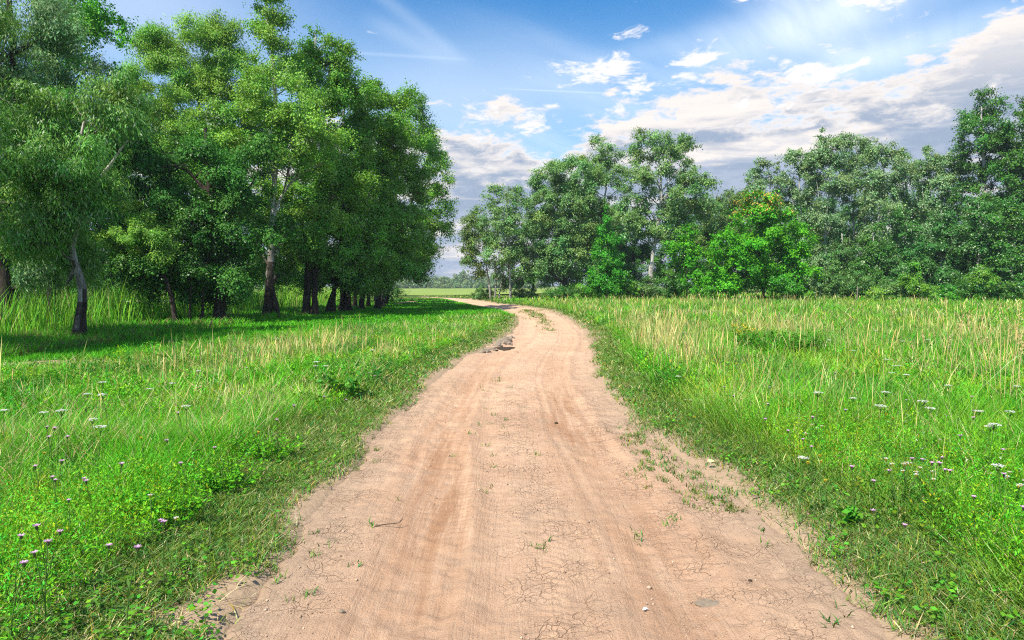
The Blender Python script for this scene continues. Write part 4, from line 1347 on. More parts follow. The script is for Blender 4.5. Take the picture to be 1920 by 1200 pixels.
    verge.add(*blades(rng, x, y, terrain(x, y), hh, np.maximum(0.0035, 0.0011 * r) * rng.uniform(0.7, 1.3, n), rng.uniform(0.015, 0.07, n), g, 2))
    # flattened straw and cut stalks lying in the verge
    n = 9000
    x, y = sample(rng, n, 2.4, 18.0, 1.3)
    dl, dr = path_dist(x, y)
    d = np.maximum(dl, dr) + (fbm(x * 1.4, y * 1.4, 90, 4) - 0.5) * 0.42
    kp = (d > 0.0) & (d < 1.0)
    x, y = x[kp], y[kp]
    n = len(x)
    ln = rng.uniform(0.05, 0.22, n)
    verge.add(*blades(rng, x, y, terrain(x, y) + 0.012, ln * 0.22, np.maximum(0.003, 0.0009 * np.hypot(x, y)), ln, tone(rng, n, (0.40, 0.33, 0.18), 0.3, 0.08), 2))
    # few blades and weeds on the path itself
    sp = []
    for (px, py, sx, sy, m) in ((930, 713, 12, 10, 60), (938, 792, 30, 22, 60), (925, 850, 40, 40, 40), (1262, 962, 20, 8, 26), (1335, 920, 22, 18, 240), (1370, 950, 14, 8, 90), (1190, 812, 14, 12, 260), (1215, 845, 16, 18, 300), (1255, 880, 22, 16, 260),
                               (1004, 590, 9, 4, 500), (1019, 602, 6, 5, 420), (990, 583, 10, 2, 400), (1030, 616, 5, 7, 160), (560, 1040, 60, 30, 60), (700, 830, 30, 30, 30), (640, 970, 60, 40, 36), (560, 1110, 20, 12, 24), (1500, 1000, 50, 20, 60), (1560, 1060, 30, 30, 40), (1200, 985, 10, 8, 16), (1600, 1130, 30, 30, 24), (1020, 1017, 6, 3, 8), (870, 900, 60, 50, 20), (1310, 885, 20, 22, 260)):
        for _ in range(max(3, m // 7)):
            cx_, cy_ = ground_pt(px + rng.normal() * sx, py + rng.normal() * sy)
            kk = int(rng.integers(5, 12))
            sp.append(np.stack([cx_ + rng.normal(size=kk) * 0.022 * max(1, cy_ / 9), cy_ + rng.normal(size=kk) * 0.03 * max(1, cy_ / 9)], -1))
    sp = np.concatenate(sp)
    x, y = sp[:, 0], sp[:, 1]
    n = len(x)
    w_ = path_r(y) - path_l(y)
    z = terrain0(x, y) - 0.025 + path_height(x, y, (x - path_l(y)) / w_, w_ / np.sqrt(1 + _slope(y) ** 2)) - 0.004
    big = np.maximum(1, y / 14)
    spa = Acc()
    spa.add(*blades(rng, x, y, z, rng.uniform(0.015, 0.06, n) * big ** 0.7, rng.uniform(0.004, 0.009, n) * big, rng.uniform(0.02, 0.07, n) * big ** 0.5, tone(rng, n, (0.095, 0.19, 0.028), 0.3, 0.2), 2))
    spa.build('sparse_grass', M_GRASS, 'sparse grass tufts sprouting from the packed dirt path', 'grass')
    # straw coloured stems with seed heads, standing in the meadow
    for (n, r0, r1, w0) in ((26000, 4.0, 12.0, 0.0034), (76000, 12.0, 26.0, 0.0068), (66000, 26.0, 60.0, 0.016)):
        x, y = sample(rng, n, r0, r1, 0.9)
        dl, dr = path_dist(x, y)
        is_l = dl > 0
        d = np.maximum(dl, dr)
        xb = np.interp(y, MEADOW_B[:, 0], MEADOW_B[:, 1])
        dry = fbm(x * 0.40 + 5, y * 0.28, 68, 4)
        # stands of dry grass seen in the photograph
        st = np.exp(-(((x - 3.2) / 0.9) ** 2 + ((y - 14.5) / 4.5) ** 2)) * 1.8 + np.exp(-(((x - 10.5) / 4.5) ** 2 + ((y - 19) / 6.0) ** 2)) * 0.8
        st += np.exp(-(((x + 4.6) / 1.8) ** 2 + ((y - 15) / 6.0) ** 2)) * 0.6 + np.exp(-(((x - 17) / 11) ** 2 + ((y - 47) / 8) ** 2)) * 0.7 + np.exp(-(((x - 5.6) / 2.4) ** 2 + ((y - 29) / 7) ** 2)) * 0.6
        st += np.exp(-(((x + 2.9) / 0.7) ** 2 + ((y - 8.5) / 2.0) ** 2)) * 0.35
        pr = np.clip(sstep(0.50, 0.72, dry) * 0.12 + st * 0.85 * sstep(0.48, 0.64, fbm(x * 0.7, y * 0.35, 169, 4)), 0, 1)
        cl = np.exp(-(((x - 3.1) / 0.75) ** 2 + ((y - 13.5) / 3.0) ** 2)) + 0.8 * np.exp(-(((x - 4.2) / 0.9) ** 2 + ((y - 19.5) / 3.0) ** 2)) + 0.5 * np.exp(-(((x - 12.5) / 1.6) ** 2 + ((y - 16.5) / 3.0) ** 2))
        pr = np.maximum(pr, cl * 1.0 * sstep(0.30, 0.50, fbm(x * 1.6, y * 0.9, 191, 3)))
        keep = (d > 0.9) & (in_patch(x, y) < 0.3) & (rng.random(n) < pr) & ((~is_l) | (x > xb + 0.3)) & (y < 62) & ~(is_l & (y > 34))
        x, y, is_l = x[keep], y[keep], is_l[keep]
        n = len(x)
        hgt = np.where(is_l, 0.46, 0.66) * np.exp(rng.normal(size=n) * 0.2)
        hgt = hgt * rng.uniform(0.45, 1.15, n)
        lean = hgt * np.abs(rng.normal(size=n)) * 0.34
        col = tone(rng, n, G_STRAW, 0.22, 0.08)
        grn = rng.random(n) < 0.22
        col[grn] = tone(rng, int(grn.sum()), (0.24, 0.28, 0.07), 0.2, 0.1)
        z = terrain(x, y)
        straw.add(*blades(rng, x, y, z, hgt, w0 * rng.uniform(0.5, 1.15, n), lean, col, 4, head=np.array([0.9, 0.8, 0.8, 2.0])))
    # reeds and rank grass behind the row on the left
    n = 60000
    x, y = rng.uniform(-46, -12.2, n), rng.uniform(16, 66, n)
    ed = -14.2 + (fbm(x * 0.3, y * 0.3, 71, 3) - 0.5) * 3.0
    keep = (x < ed) & (np.abs(x) < y * 1.15) & (rng.random(n) < np.clip(24.0 / np.hypot(x, y), 0.25, 1))
    x, y = x[keep], y[keep]
    n = len(x)
    hgt = (1.15 + 0.35 * fbm(x * 0.5, y * 0.5, 72, 3)) * np.exp(rng.normal(size=n) * 0.22) * sstep(-13.4, -15.2, x).clip(0.35, 1)
    col = tone(rng, n, G_REED, 0.2, 0.1)
    s_ = rng.random(n) < 0.10
    col[s_] = tone(rng, int(s_.sum()), (0.34, 0.30, 0.14), 0.2, 0.05)
    reeds.add(*blades(rng, x, y, terrain(x, y), hgt, rng.uniform(0.018, 0.036, n), hgt * rng.uniform(0.1, 0.55, n), col, 3))
    left.build('meadow_grass', M_GRASS, 'lush green meadow grass left of the dirt path', 'grass')
    right.build('meadow_grass', M_GRASS, 'tall wild meadow grass right of the dirt path', 'grass')
    verge.build('verge_grass', M_GRASS, 'low trampled grass along both edges of the dirt path', 'grass')
    straw.build('dry_grass', M_GRASS, 'dry straw coloured grass stems standing among the green meadow', 'grass')
    reeds.build('reeds', M_GRASS, 'sunlit bed of tall green reeds behind the row of trees', 'reeds')


grass()


# ------------------------------------------------------------------ wildflowers
def stem_mesh(h, r, bend, rng):
    S = smooth_path([(0, 0, -0.02), (bend * 0.3, 0, h * 0.5), (bend, 0, h)], 6)
    v, q = tubes([(S, np.linspace(r, r * 0.7, 6))], 4)
    return v, q, S[-1]


def add_leaves(rng, tip, h, n=7, L=0.06):
    t = rng.uniform(0.1, 0.75, n)
    c = np.stack([tip[0] * t * t, np.zeros(n), h * t], -1)
    a = unit(np.stack([rng.normal(size=n), rng.normal(size=n), rng.uniform(0.1, 0.8, n)], -1))
    return leaf_quads(c, a, np.tile([0, 0, 1.0], (n, 1)), np.full(n, L), np.full(n, L * 0.2))


GREEN_STEM = np.array([0.10, 0.20, 0.04])


def flower_protos(kind, rng):
    """returns stem mesh, bloom mesh"""
    h = {'umbel': 0.48, 'pink': 0.36, 'daisy': 0.32, 'yellow': 0.42}[kind]
    v, q, tip = stem_mesh(h, 0.0032, rng.uniform(0.02, 0.07), rng)
    lv, lq = add_leaves(rng, tip, h)
    sv, sq = np.concatenate([v, lv]), np.concatenate([q, lq + len(v)])
    sm = mesh_np(kind + '_stem', sv, sq, None, [M_GRASS], np.tile(GREEN_STEM, (len(sq), 1)) * np.exp(rng.normal(size=(len(sq), 1)) * 0.15))
    if kind == 'umbel':
        n = 46
        rr = np.sqrt(rng.random(n)) * 0.040
        ph = rng.uniform(0, 2 * PI, n)
        c = tip + np.stack([rr * np.cos(ph), rr * np.sin(ph), 0.03 - rr * rr * 4 + rng.normal(size=n) * 0.002], -1)
        V, Q = [], []
        for k in range(3):
            a = unit(np.stack([np.cos(ph + k * 2.09), np.sin(ph + k * 2.09), rng.normal(size=n) * 0.2], -1))
            lv, lq = leaf_quads(c - a * 0.007, a, np.tile([0, 0, 1.0], (n, 1)) + rng.normal(size=(n, 3)) * 0.2, np.full(n, 0.013), np.full(n, 0.011))
            Q.append(lq + sum(len(x_) for x_ in V))
            V.append(lv)
        nray = sum(len(x_) for x_ in V)
        rays = [(np.array([tip - [0, 0, 0.02], tip * 0.4 + c[i] * 0.6 - [0, 0, 0.006], c[i]]), np.array([0.0012, 0.001, 0.0008])) for i in range(0, n, 4)]
        tv, tq = tubes(rays, 3)
        col = np.concatenate([np.tile([0.74, 0.76, 0.66], (3 * n, 1)), np.tile(GREEN_STEM, (len(tq), 1))])
        bm = mesh_np('umbel_bloom', np.concatenate(V + [tv]), np.concatenate(Q + [tq + nray]), None, [M_PETAL], col)
    else:
        n = {'pink': 22, 'daisy': 14, 'yellow': 16}[kind]
        pl = {'pink': 0.0155, 'daisy': 0.013, 'yellow': 0.013}[kind]
        up = {'pink': 0.55, 'daisy': 0.15, 'yellow': 0.3}[kind]
        ph = np.arange(n) * 2 * PI / n + rng.normal(size=n) * 0.1
        a = unit(np.stack([np.cos(ph), np.sin(ph), np.full(n, up) + rng.normal(size=n) * 0.15], -1))
        V, Q = leaf_quads(np.tile(tip, (n, 1)) + a * 0.004, a, np.tile([0, 0, 1.0], (n, 1)), pl * rng.uniform(0.8, 1.2, n), np.full(n, pl * 0.42))
        pc = {'pink': (0.68, 0.40, 0.62), 'daisy': (0.76, 0.74, 0.74), 'yellow': (0.62, 0.48, 0.03)}[kind]
        S = np.array([tip - [0, 0, 0.016], tip - [0, 0, 0.008], tip, tip + [0, 0, 0.006]])
        tv, tq = tubes([(S, np.array([0.003, 0.0075, 0.006, 0.001]))], 6)
        cc = {'pink': (0.10, 0.12, 0.05), 'daisy': (0.5, 0.38, 0.05), 'yellow': (0.4, 0.28, 0.03)}[kind]
        col = np.concatenate([np.tile(pc, (n, 1)) * np.exp(rng.normal(size=(n, 1)) * 0.15), np.tile(cc, (len(tq), 1))])
        bm = mesh_np(kind + '_bloom', np.concatenate([V, tv]), np.concatenate([Q, tq + len(V)]), None, [M_PETAL], col)
    return sm, bm, h, float(tip[0])


def flowers():
    rng = np.random.default_rng(99)
    U = [(190, 722), (157, 744), (203, 744), (5, 773), (92, 777), (103, 777), (172, 793), (180, 808), (370, 698), (350, 765), (515, 637), (608, 690), (600, 682), (590, 690), (665, 632), (700, 660), (330, 722), (286, 733),
         (1478, 603), (1464, 602), (1688, 642), (1745, 640), (1775, 653), (1665, 677), (1672, 688), (1692, 689), (1670, 703), (1695, 706), (1780, 726), (1659, 741), (1721, 758), (1738, 771), (1530, 740), (1607, 752), (1650, 765),
         (1838, 775), (1882, 776), (1845, 805), (1852, 800), (1911, 728), (1884, 880), (1500, 866), (1286, 626), (1275, 709), (1388, 615), (1600, 660), (1560, 640), (1640, 622)]
    P = [(103, 903), (108, 898), (137, 902), (175, 899), (130, 941), (86, 978), (84, 1000), (79, 1024), (83, 1034), (182, 1032), (231, 1039), (304, 975), (4, 983), (12, 1066), (322, 977), (103, 865), (75, 872), (357, 866), (86, 803), (94, 802),
         (122, 818), (98, 822), (325, 828), (345, 774), (22, 1010), (215, 868), (420, 838), (560, 760), (604, 745), (640, 750), (705, 706), (692, 700), (460, 690), (520, 790), (1248, 665), (1275, 667), (1354, 727), (1436, 725), (1420, 785),
         (1495, 727), (1641, 737), (1696, 752), (1807, 743), (1827, 772), (1818, 782), (1763, 861), (1784, 880), (1803, 820), (1737, 865), (1516, 827), (1523, 780), (1489, 810), (1527, 837), (1604, 872), (1688, 887), (1646, 963), (1640, 900),
         (1768, 886), (1693, 992), (1896, 890), (1748, 868), (1740, 872), (1730, 862), (1560, 700), (1580, 770), (1440, 760), (1385, 742), (1900, 950), (1830, 930), (1866, 840)]
    Dz = [(285, 933), (316, 978), (1690, 870), (1700, 884), (1712, 884), (1890, 888), (1897, 900), (1905, 893), (1908, 905), (1700, 866), (1720, 872), (1680, 862), (1706, 874), (1728, 880), (1735, 888), (1676, 874), (1770, 900), (1886, 905), (1540, 806), (1515, 797), (1555, 800), (1527, 812), (1290, 748), (1300, 749), (1448, 700), (1460, 690)]
    Yl = [(1400, 618), (1395, 622), (1405, 614), (1388, 624), (1536, 862), (1530, 866), (1543, 858), (1550, 905), (1668, 778), (1660, 782), (1840, 700), (1310, 780), (270, 822), (500, 810), (66, 850), (1720, 590), (1650, 595), (1800, 590)]
    spec = {'umbel': (U, 'white_wildflower', 'white flat topped wildflower in the meadow {}', 'white flat topped wildflowers {}'),
            'pink': (P, 'pink_wildflower', 'pink thistle like wildflower in the meadow {}', 'pink wildflowers {}'),
            'daisy': (Dz, 'daisy', 'small white daisy like flower in the grass {}', 'white daisies {}'),
            'yellow': (Yl, 'yellow_wildflower', 'small yellow wildflower in the meadow {}', 'yellow wildflowers {}')}
    for kind, (pts, nm, lab, grp) in spec.items():
        protos = [flower_protos(kind, rng) for _ in range(4)]
        for k, (px, py) in enumerate(pts):
            sm, bm, h, tx = protos[k % 4]
            sc = float(rng.uniform(0.85, 1.1))
            x, y, z = at_height(px, py, h * sc)
            side = 'left of the dirt path' if px < 960 else 'right of the dirt path'
            s_ = sc
            root = empty(nm, (x, y, z - h * sc), lab.format(side), 'flower', grp.format(side), float(rng.uniform(0, 6.28)))
            root.scale = (s_ * max(1.0, y / 14), s_ * max(1.0, y / 14), s_)
            for part, me in (('stem', sm), ('bloom', bm)):
                link(part, me, root)
    # tiny blossoms sprinkled through the meadow, uncountable
    n = 5200
    x, y = sample(rng, n, 4.0, 40.0, 1.0)
    dl, dr = path_dist(x, y)
    d = np.maximum(dl, dr)
    xb = np.interp(y, MEADOW_B[:, 0], MEADOW_B[:, 1])
    f = fbm(x * 0.7, y * 0.5, 120, 3)
    kp = (d > 0.9) & ((dl < 0) | ((x > xb) & (y < 30))) & (rng.random(n) < sstep(0.46, 0.66, f) * np.where(dl > 0, 0.5, 1.0))
    x, y, dl = x[kp], y[kp], dl[kp]
    n = len(x)
    hh = np.where(dl > 0, 0.30, 0.42) * rng.uniform(0.8, 1.2, n)
    tip = np.stack([x, y, terrain(x, y) + hh], -1)
    kd = rng.random(n)
    pc = np.where((kd < 0.62)[:, None], np.array([0.68, 0.68, 0.62]), np.where((kd < 0.85)[:, None], np.array([0.50, 0.24, 0.46]), np.array([0.58, 0.46, 0.04])))
    acc = Acc()
    m = 5
    i = np.repeat(np.arange(n), m)
    ph = np.tile(np.arange(m) * 2 * PI / m, n) + rng.normal(size=n * m) * 0.3
    a = unit(np.stack([np.cos(ph), np.sin(ph), rng.normal(size=n * m) * 0.3], -1))
    L = 0.010 * np.maximum(1.0, y / 9)[i]
    V, Q = leaf_quads(tip[i] + rng.normal(size=(n * m, 3)) * 0.006, a, np.tile([0, 0, 1.0], (n * m, 1)), L, L * 0.7)
    acc.add(V, Q, None, pc[i] * np.exp(rng.normal(size=(n * m, 1)) * 0.1))
    V, Q, T_, tint = blades(rng, x, y, terrain(x, y), hh, np.maximum(0.003, 0.0007 * y), np.zeros(n) + 0.001, np.tile(GREEN_STEM, (n, 1)), 2)
    acc.add(V, Q, T_, tint)
    acc.build('tiny_blossoms', M_PETAL, 'sprinkling of tiny white, pink and yellow blossoms through the meadow', 'flowers')


flowers()


# ------------------------------------------------------------------ single plants and small things
def leafy_plant(name, label, x, y, h, n_stem, leaf, col, cat, seed, group=None, spread=0.3, per=40, top=None):
    rng = np.random.default_rng(seed)
    z = float(terrain(np.array([x]), np.array([y]))[0])
    root = empty(name, (x, y, z), label, cat, group)
    V, Q, paths = [], [], []
    cnt = 0
    tops = []
    for k in range(n_stem):
        ph, sp = rng.uniform(0, 2 * PI), spread * math.sqrt(rng.random())
        hh = h * rng.uniform(0.7, 1.1)
        p0 = np.array([sp * 0.4 * math.cos(ph), sp * 0.4 * math.sin(ph), -0.03])
        p1 = np.array([sp * math.cos(ph), sp * math.sin(ph), hh])
        S = smooth_path([p0, p0 * 0.6 + p1 * 0.4 + [0, 0, 0.04], p1], 6)
        paths.append((S, np.linspace(0.006, 0.002, 6)))
        t = rng.uniform(0.12, 1.0, per)
        c = p0 + (p1 - p0) * t[:, None] + rng.normal(size=(per, 3)) * 0.02
        a = unit(rng.normal(size=(per, 3)) * np.array([1, 1, 0.5]) + np.array([0, 0, 0.35]))
        v, q = leaf_quads(c, a, unit(rng.normal(size=(per, 3)) * 0.4 + np.array([0, 0, 1.0])), leaf[0] * rng.uniform(0.6, 1.2, per) * (1.2 - 0.6 * t), leaf[1] * rng.uniform(0.7, 1.2, per))
        V.append(v)
        Q.append(q + cnt)
        cnt += len(v)
        tops.append(p1)
    V, Q = np.concatenate(V), np.concatenate(Q)
    tv, tq = tubes(paths, 4)
    link('stem', mesh_np(name + '_stem', tv, tq, None, [M_GRASS], np.tile(GREEN_STEM * 0.9, (len(tq), 1))), root)
    link('leaves', mesh_np(name + '_leaves', V, Q, None, [M_GRASS], tone(rng, len(Q), col, 0.22, 0.1)), root)
    if top is not None:
        tp = np.array(tops)
        i = np.repeat(np.arange(len(tp)), 14)
        c = tp[i] + rng.normal(size=(len(i), 3)) * np.array([0.04, 0.04, 0.03])
        v, q = leaf_quads(c, unit(rng.normal(size=c.shape)), np.tile([0, 0, 1.0], (len(i), 1)), np.full(len(i), 0.035), np.full(len(i), 0.03))
        link('bloom', mesh_np(name + '_bloom', v, q, None, [M_PETAL], tone(rng, len(q), top, 0.15, 0.05)), root)
    return root


def gp(px, py):
    return ground_pt(px, py, 0.02)


x, y = gp(1455, 672)
leafy_plant('tansy_clump', 'dark green leafy weed clump standing in the middle of the right meadow', x, y, 0.50, 90, (0.10, 0.03), (0.065, 0.26, 0.016), 'plant', 401, spread=1.0, per=46)
x, y = gp(1398, 668)
leafy_plant('tansy_clump', 'green weed with yellow flower tops left of the dark clump in the right meadow', x, y, 0.62, 14, (0.09, 0.03), (0.075, 0.26, 0.018), 'plant', 402, spread=0.35, per=30, top=(0.55, 0.42, 0.03))
x, y = gp(640, 752)
leafy_plant('burdock', 'broad leaved weed at the edge of the left verge', x, y, 0.34, 12, (0.13, 0.075), (0.10, 0.27, 0.03), 'plant', 403, spread=0.28, per=12)
x, y = gp(570, 775)
leafy_plant('burdock', 'low yellow green leafy weed left of the broad leaved one', x, y, 0.24, 10, (0.10, 0.05), (0.13, 0.28, 0.03), 'plant', 404, spread=0.25, per=12)
x, y = gp(1742, 566)
leafy_plant('mullein', 'tall yellow green spike plant in front of the far right wood', x, y, 1.15, 5, (0.26, 0.14), (0.24, 0.34, 0.03), 'plant', 405, spread=0.35, per=30, top=(0.55, 0.45, 0.04))
x, y = gp(1620, 945)
leafy_plant('weed', 'small yellowish weed at the right edge of the dirt path', x, y, 0.13, 6, (0.06, 0.03), (0.18, 0.27, 0.03), 'plant', 406, spread=0.08, per=9)
x, y = gp(1590, 990)
leafy_plant('weed', 'bright broad leaved weed in the right verge near the camera', x, y, 0.12, 6, (0.075, 0.045), (0.09, 0.29, 0.02), 'plant', 407, spread=0.09, per=9)
x, y = gp(905, 735)
for k, (px, py, lab) in enumerate([(300, 1000, 'leafy weed at the front of the left meadow nearest the camera'), (420, 930, 'leafy weed beside the left verge, second from the camera'), (500, 870, 'leafy weed beside the left verge, third from the camera')]):
    x, y = gp(px, py)
    leafy_plant('weed', lab, x, y, 0.20, 22, (0.06, 0.020), (0.11, 0.37, 0.015), 'plant', 410 + k, spread=0.34, per=26)


def dry_stalks():
    """separate tall straw stalks that stand above the right meadow."""
    rng = np.random.default_rng(420)
    S = [(1882, 800, 612, 8), (1876, 790, 585, -4), (1890, 800, 628, 22), (1870, 780, 640, -20), (1860, 770, 600, -22), (1905, 800, 650, 10), (1845, 765, 590, -30), (1853, 770, 640, -14), (1830, 760, 600, -18),
         (1790, 735, 600, 14), (1780, 735, 610, 20), (1772, 735, 640, 8), (1760, 730, 625, -10), (1745, 730, 640, -14), (1735, 720, 628, -6), (1897, 790, 575, 12), (1912, 770, 620, -6), (1610, 690, 605, -16), (1590, 690, 590, 4),
         (1730, 745, 650, -22), (1240, 715, 640, -8), (1225, 712, 650, 4), (1290, 740, 650, -4), (1265, 730, 655, 6)]
    pl = plain('straw', (0.50, 0.39, 0.17), 0.8, 0.2, 0.2, 14)
    for k, (px, pb, pt, dxp) in enumerate(S):
        x, y = gp(px, pb)
        h = (pb - pt) * y / F * 0.98
        side = dxp * y / F
        z = float(terrain(np.array([x]), np.array([y]))[0])
        root = empty('dry_grass_stalk', (x, y, z), 'tall straw stalk with seed head standing clear above the right meadow', 'grass stalk', 'tall dry stalks in the right meadow')
        C = smooth_path([(0, 0, -0.03), (side * 0.25, 0.02, h * 0.5), (side * 0.8, 0.03, h * 0.88)], 8)
        v, q = tubes([(C, np.linspace(0.0042, 0.0028, 8))], 5)
        link('stem', mesh_np('stalk_stem', v, q, None, [pl], smooth=True), root)
        d = unit(C[-1] - C[-2])
        m = 40
        t = rng.random(m)
        c = C[-1] + d * (t * h * 0.16)[:, None] + rng.normal(size=(m, 3)) * 0.006
        a = unit(d + rng.normal(size=(m, 3)) * 0.35)
        v, q = leaf_quads(c, a, unit(rng.normal(size=(m, 3))), np.full(m, 0.032), np.full(m, 0.009))
        link('seed_head', mesh_np('stalk_head', v, q, None, [pl]), root)


dry_stalks()


def lump(name, label, x, y, z, sx, sy, sz, seed, mat, cat, rough=0.35, group=None, rz=0.0, sub=3):
    import bmesh
    bm = bmesh.new()
    bmesh.ops.create_icosphere(bm, subdivisions=sub, radius=1.0)
    rng = np.random.default_rng(seed)
    o3 = rng.uniform(0, 50, 3)
    for v in bm.verts:
        c = np.array(v.co)
        n = fbm(np.array([c[0] * 1.6 + o3[0] + c[2]]), np.array([c[1] * 1.6 + o3[1] - c[2] * 0.7]), seed, 3)[0]
        n2 = vnoise(np.array([c[0] * 5 + c[2] * 3]), np.array([c[1] * 5 - c[2] * 3]), seed + 5)[0]
        f = 1 + rough * 2 * (n - 0.5) + rough * 0.5 * (n2 - 0.5)
        v.co = (c[0] * f * sx, c[1] * f * sy, max(-0.35, c[2]) * f * sz)
    me = bpy.data.meshes.new(name)
    bm.to_mesh(me)
    bm.free()
    me.materials.append(mat)
    o = link(name, me)
    o.location = (x, y, z)
    o.rotation_euler = (0, 0, rz)
    return tag(o, label, cat, group)


M_CLOD = plain('dry_clay', (0.22, 0.175, 0.13), 0.95, 0.1, 0.45, 12)
M_HOLE_PEBBLE = plain('hole_shade_and_pebble', (0.05, 0.035, 0.024), 0.95, 0.1, 0.3, 12)  # dark pebbles, and the painted shade of the hole at the bend
M_STONE = plain('stone', (0.20, 0.155, 0.11), 0.9, 0.2, 0.4, 40)
M_TWIG = plain('dead_twig', (0.10, 0.07, 0.05), 0.9, 0.1, 0.3, 30)
M_WHITE = plain('white_scrap', (0.82, 0.80, 0.82), 0.7, 0.2, 0.05, 20)
M_LEAFDRY = plain('dead_leaf', (0.50, 0.38, 0.20), 0.8, 0.2, 0.2, 30)
M_WOOD = plain('weathered_wood', (0.17, 0.15, 0.12), 0.9, 0.15, 0.3, 20)


def pz(x, y):
    xa, ya = np.array([x]), np.array([y])
    w_ = path_r(ya) - path_l(ya)
    u = (xa - path_l(ya)) / w_
    if 0.05 < u[0] < 0.95:
        return float((terrain0(xa, ya) - 0.025 + path_height(xa, ya, u, w_ / np.sqrt(1 + _slope(ya) ** 2)))[0])
    return float(terrain(xa, ya)[0])


# crumbled bank at the inside of the bend
for k, (px, py, sx, sy, sz, lab) in enumerate([
        (942, 641, 0.20, 0.16, 0.16, 'largest grey clay clod of the crumbled bank at the bend'), (951, 636, 0.15, 0.13, 0.14, 'clay clod behind the largest one on the crumbled bank'),
        (932, 645, 0.12, 0.10, 0.10, 'clay clod between the two ends of the crumbled bank'), (920, 652, 0.14, 0.10, 0.09, 'rounded clay clod near the lower end of the crumbled bank'),
        (908, 656, 0.15, 0.11, 0.09, 'clay clod at the lower end of the crumbled bank nearest the camera'), (958, 631, 0.10, 0.10, 0.09, 'small clay clod at the upper end of the crumbled bank')]):
    x, y = gp(px, py)
    lump('clay_clod', lab, x, y, pz(x, y) - 0.01, sx * 1.25, sy * 1.2, sz * 0.85, 600 + k, M_CLOD, 'clod', 0.6, 'clods of the crumbled bank', rz=k)
x, y = gp(945, 647)
lump('hole_shade', 'dark patch painted as the shaded hole in front of the clay clods at the bend', x, y, pz(x, y) - 0.015, 0.42, 0.34, 0.06, 620, M_HOLE_PEBBLE, 'soil', 0.5)  # flat lump whose dark colour stands in for the hole's shade
x, y = gp(1330, 1104)
lump('soil_lump', 'flat dark grey soil lump on the right part of the dirt path', x, y, pz(x, y) - 0.006, 0.06, 0.045, 0.016, 621, M_STONE, 'soil', 0.5)
x, y = gp(640, 1132)
lump('pebble', 'small grey pebble on the left part of the dirt path', x, y, pz(x, y) + 0.004, 0.014, 0.012, 0.01, 622, M_STONE, 'pebble', 0.3)
x, y = gp(1407, 1076)
lump('pebble', 'black pebble on the right side of the dirt path', x, y, pz(x, y) + 0.003, 0.012, 0.009, 0.008, 623, M_HOLE_PEBBLE, 'pebble', 0.3)
x, y = gp(1043, 783)
lump('pebble', 'dark pebble in the middle of the dirt path further off', x, y, pz(x, y) + 0.006, 0.02, 0.018, 0.014, 624, M_HOLE_PEBBLE, 'pebble', 0.3)
# twig
x, y = gp(728, 980)
z = pz(x, y)
C = smooth_path([(-0.085, -0.035, 0.012), (-0.03, -0.015, 0.020), (0.05, 0.005, 0.022), (0.075, 0.012, 0.028), (0.09, 0.045, 0.034)], 14)
v, q = tubes([(C, np.linspace(0.0045, 0.002, 14)), (C[9:12] + np.array([[0, 0, 0], [0.006, 0.01, 0.01], [0.012, 0.025, 0.014]]), np.array([0.002, 0.0016, 0.001]))], 5)
o = link('twig', mesh_np('twig', v, q, None, [M_TWIG], smooth=True))
o.location = (x, y, z)
tag(o, 'thin dark crooked twig lying on the dirt path', 'twig')
# white petal scrap
x, y = gp(1211, 1122)
rng_ = np.random.default_rng(5)
a = unit(rng_.normal(size=(7, 3)) * np.array([1, 1, 0.4]) + np.array([0, 0, 0.2]))
v, q = leaf_quads(np.zeros((7, 3)) + np.array([0, 0, 0.008]), a, unit(rng_.normal(size=(7, 3)) * 0.3 + np.array([0, 0, 1.0])), np.full(7, 0.018), np.full(7, 0.012))
o = link('fallen_blossom', mesh_np('fallen_blossom', v, q, None, [M_WHITE]))
o.location = (x, y, pz(x, y) + 0.004)
tag(o, 'small white fallen blossom on the dirt path', 'blossom')
# pale fallen leaf in the right verge
x, y = gp(1330, 876)
a = unit(np.array([[1, 0.1, 0.15], [0.95, -0.25, 0.1], [0.9, 0.5, 0.2]]))
v, q = leaf_quads(np.zeros((3, 3)) + np.array([-0.02, 0, 0.0]), a, np.tile([0, -0.3, 1.0], (3, 1)), np.full(3, 0.065), np.full(3, 0.04))
o = link('fallen_leaf', mesh_np('fallen_leaf', v, q, None, [M_LEAFDRY]))
o.location = (x, y, float(terrain(np.array([x]), np.array([y]))[0]) + 0.06)
tag(o, 'pale dry fallen leaf on the right verge', 'leaf')
# dark post at the foot of the right wood
x, y = (1607 - 960) / F * 53, 53.0
z = float(terrain(np.array([x]), np.array([y]))[0])
C = np.array([(0, 0, -0.2), (0.005, 0, 0.4), (0.01, 0, 0.85), (0.012, 0, 1.18), (0.012, 0, 1.2)])
v, q = tubes([(C, np.array([0.055, 0.05, 0.05, 0.045, 0.005]))], 8)
o = link('wooden_post', mesh_np('wooden_post', v, q, None, [M_WOOD], smooth=True))
o.location = (x, y, z)
tag(o, 'short dark wooden post in the dry grass before the right wood', 'post')
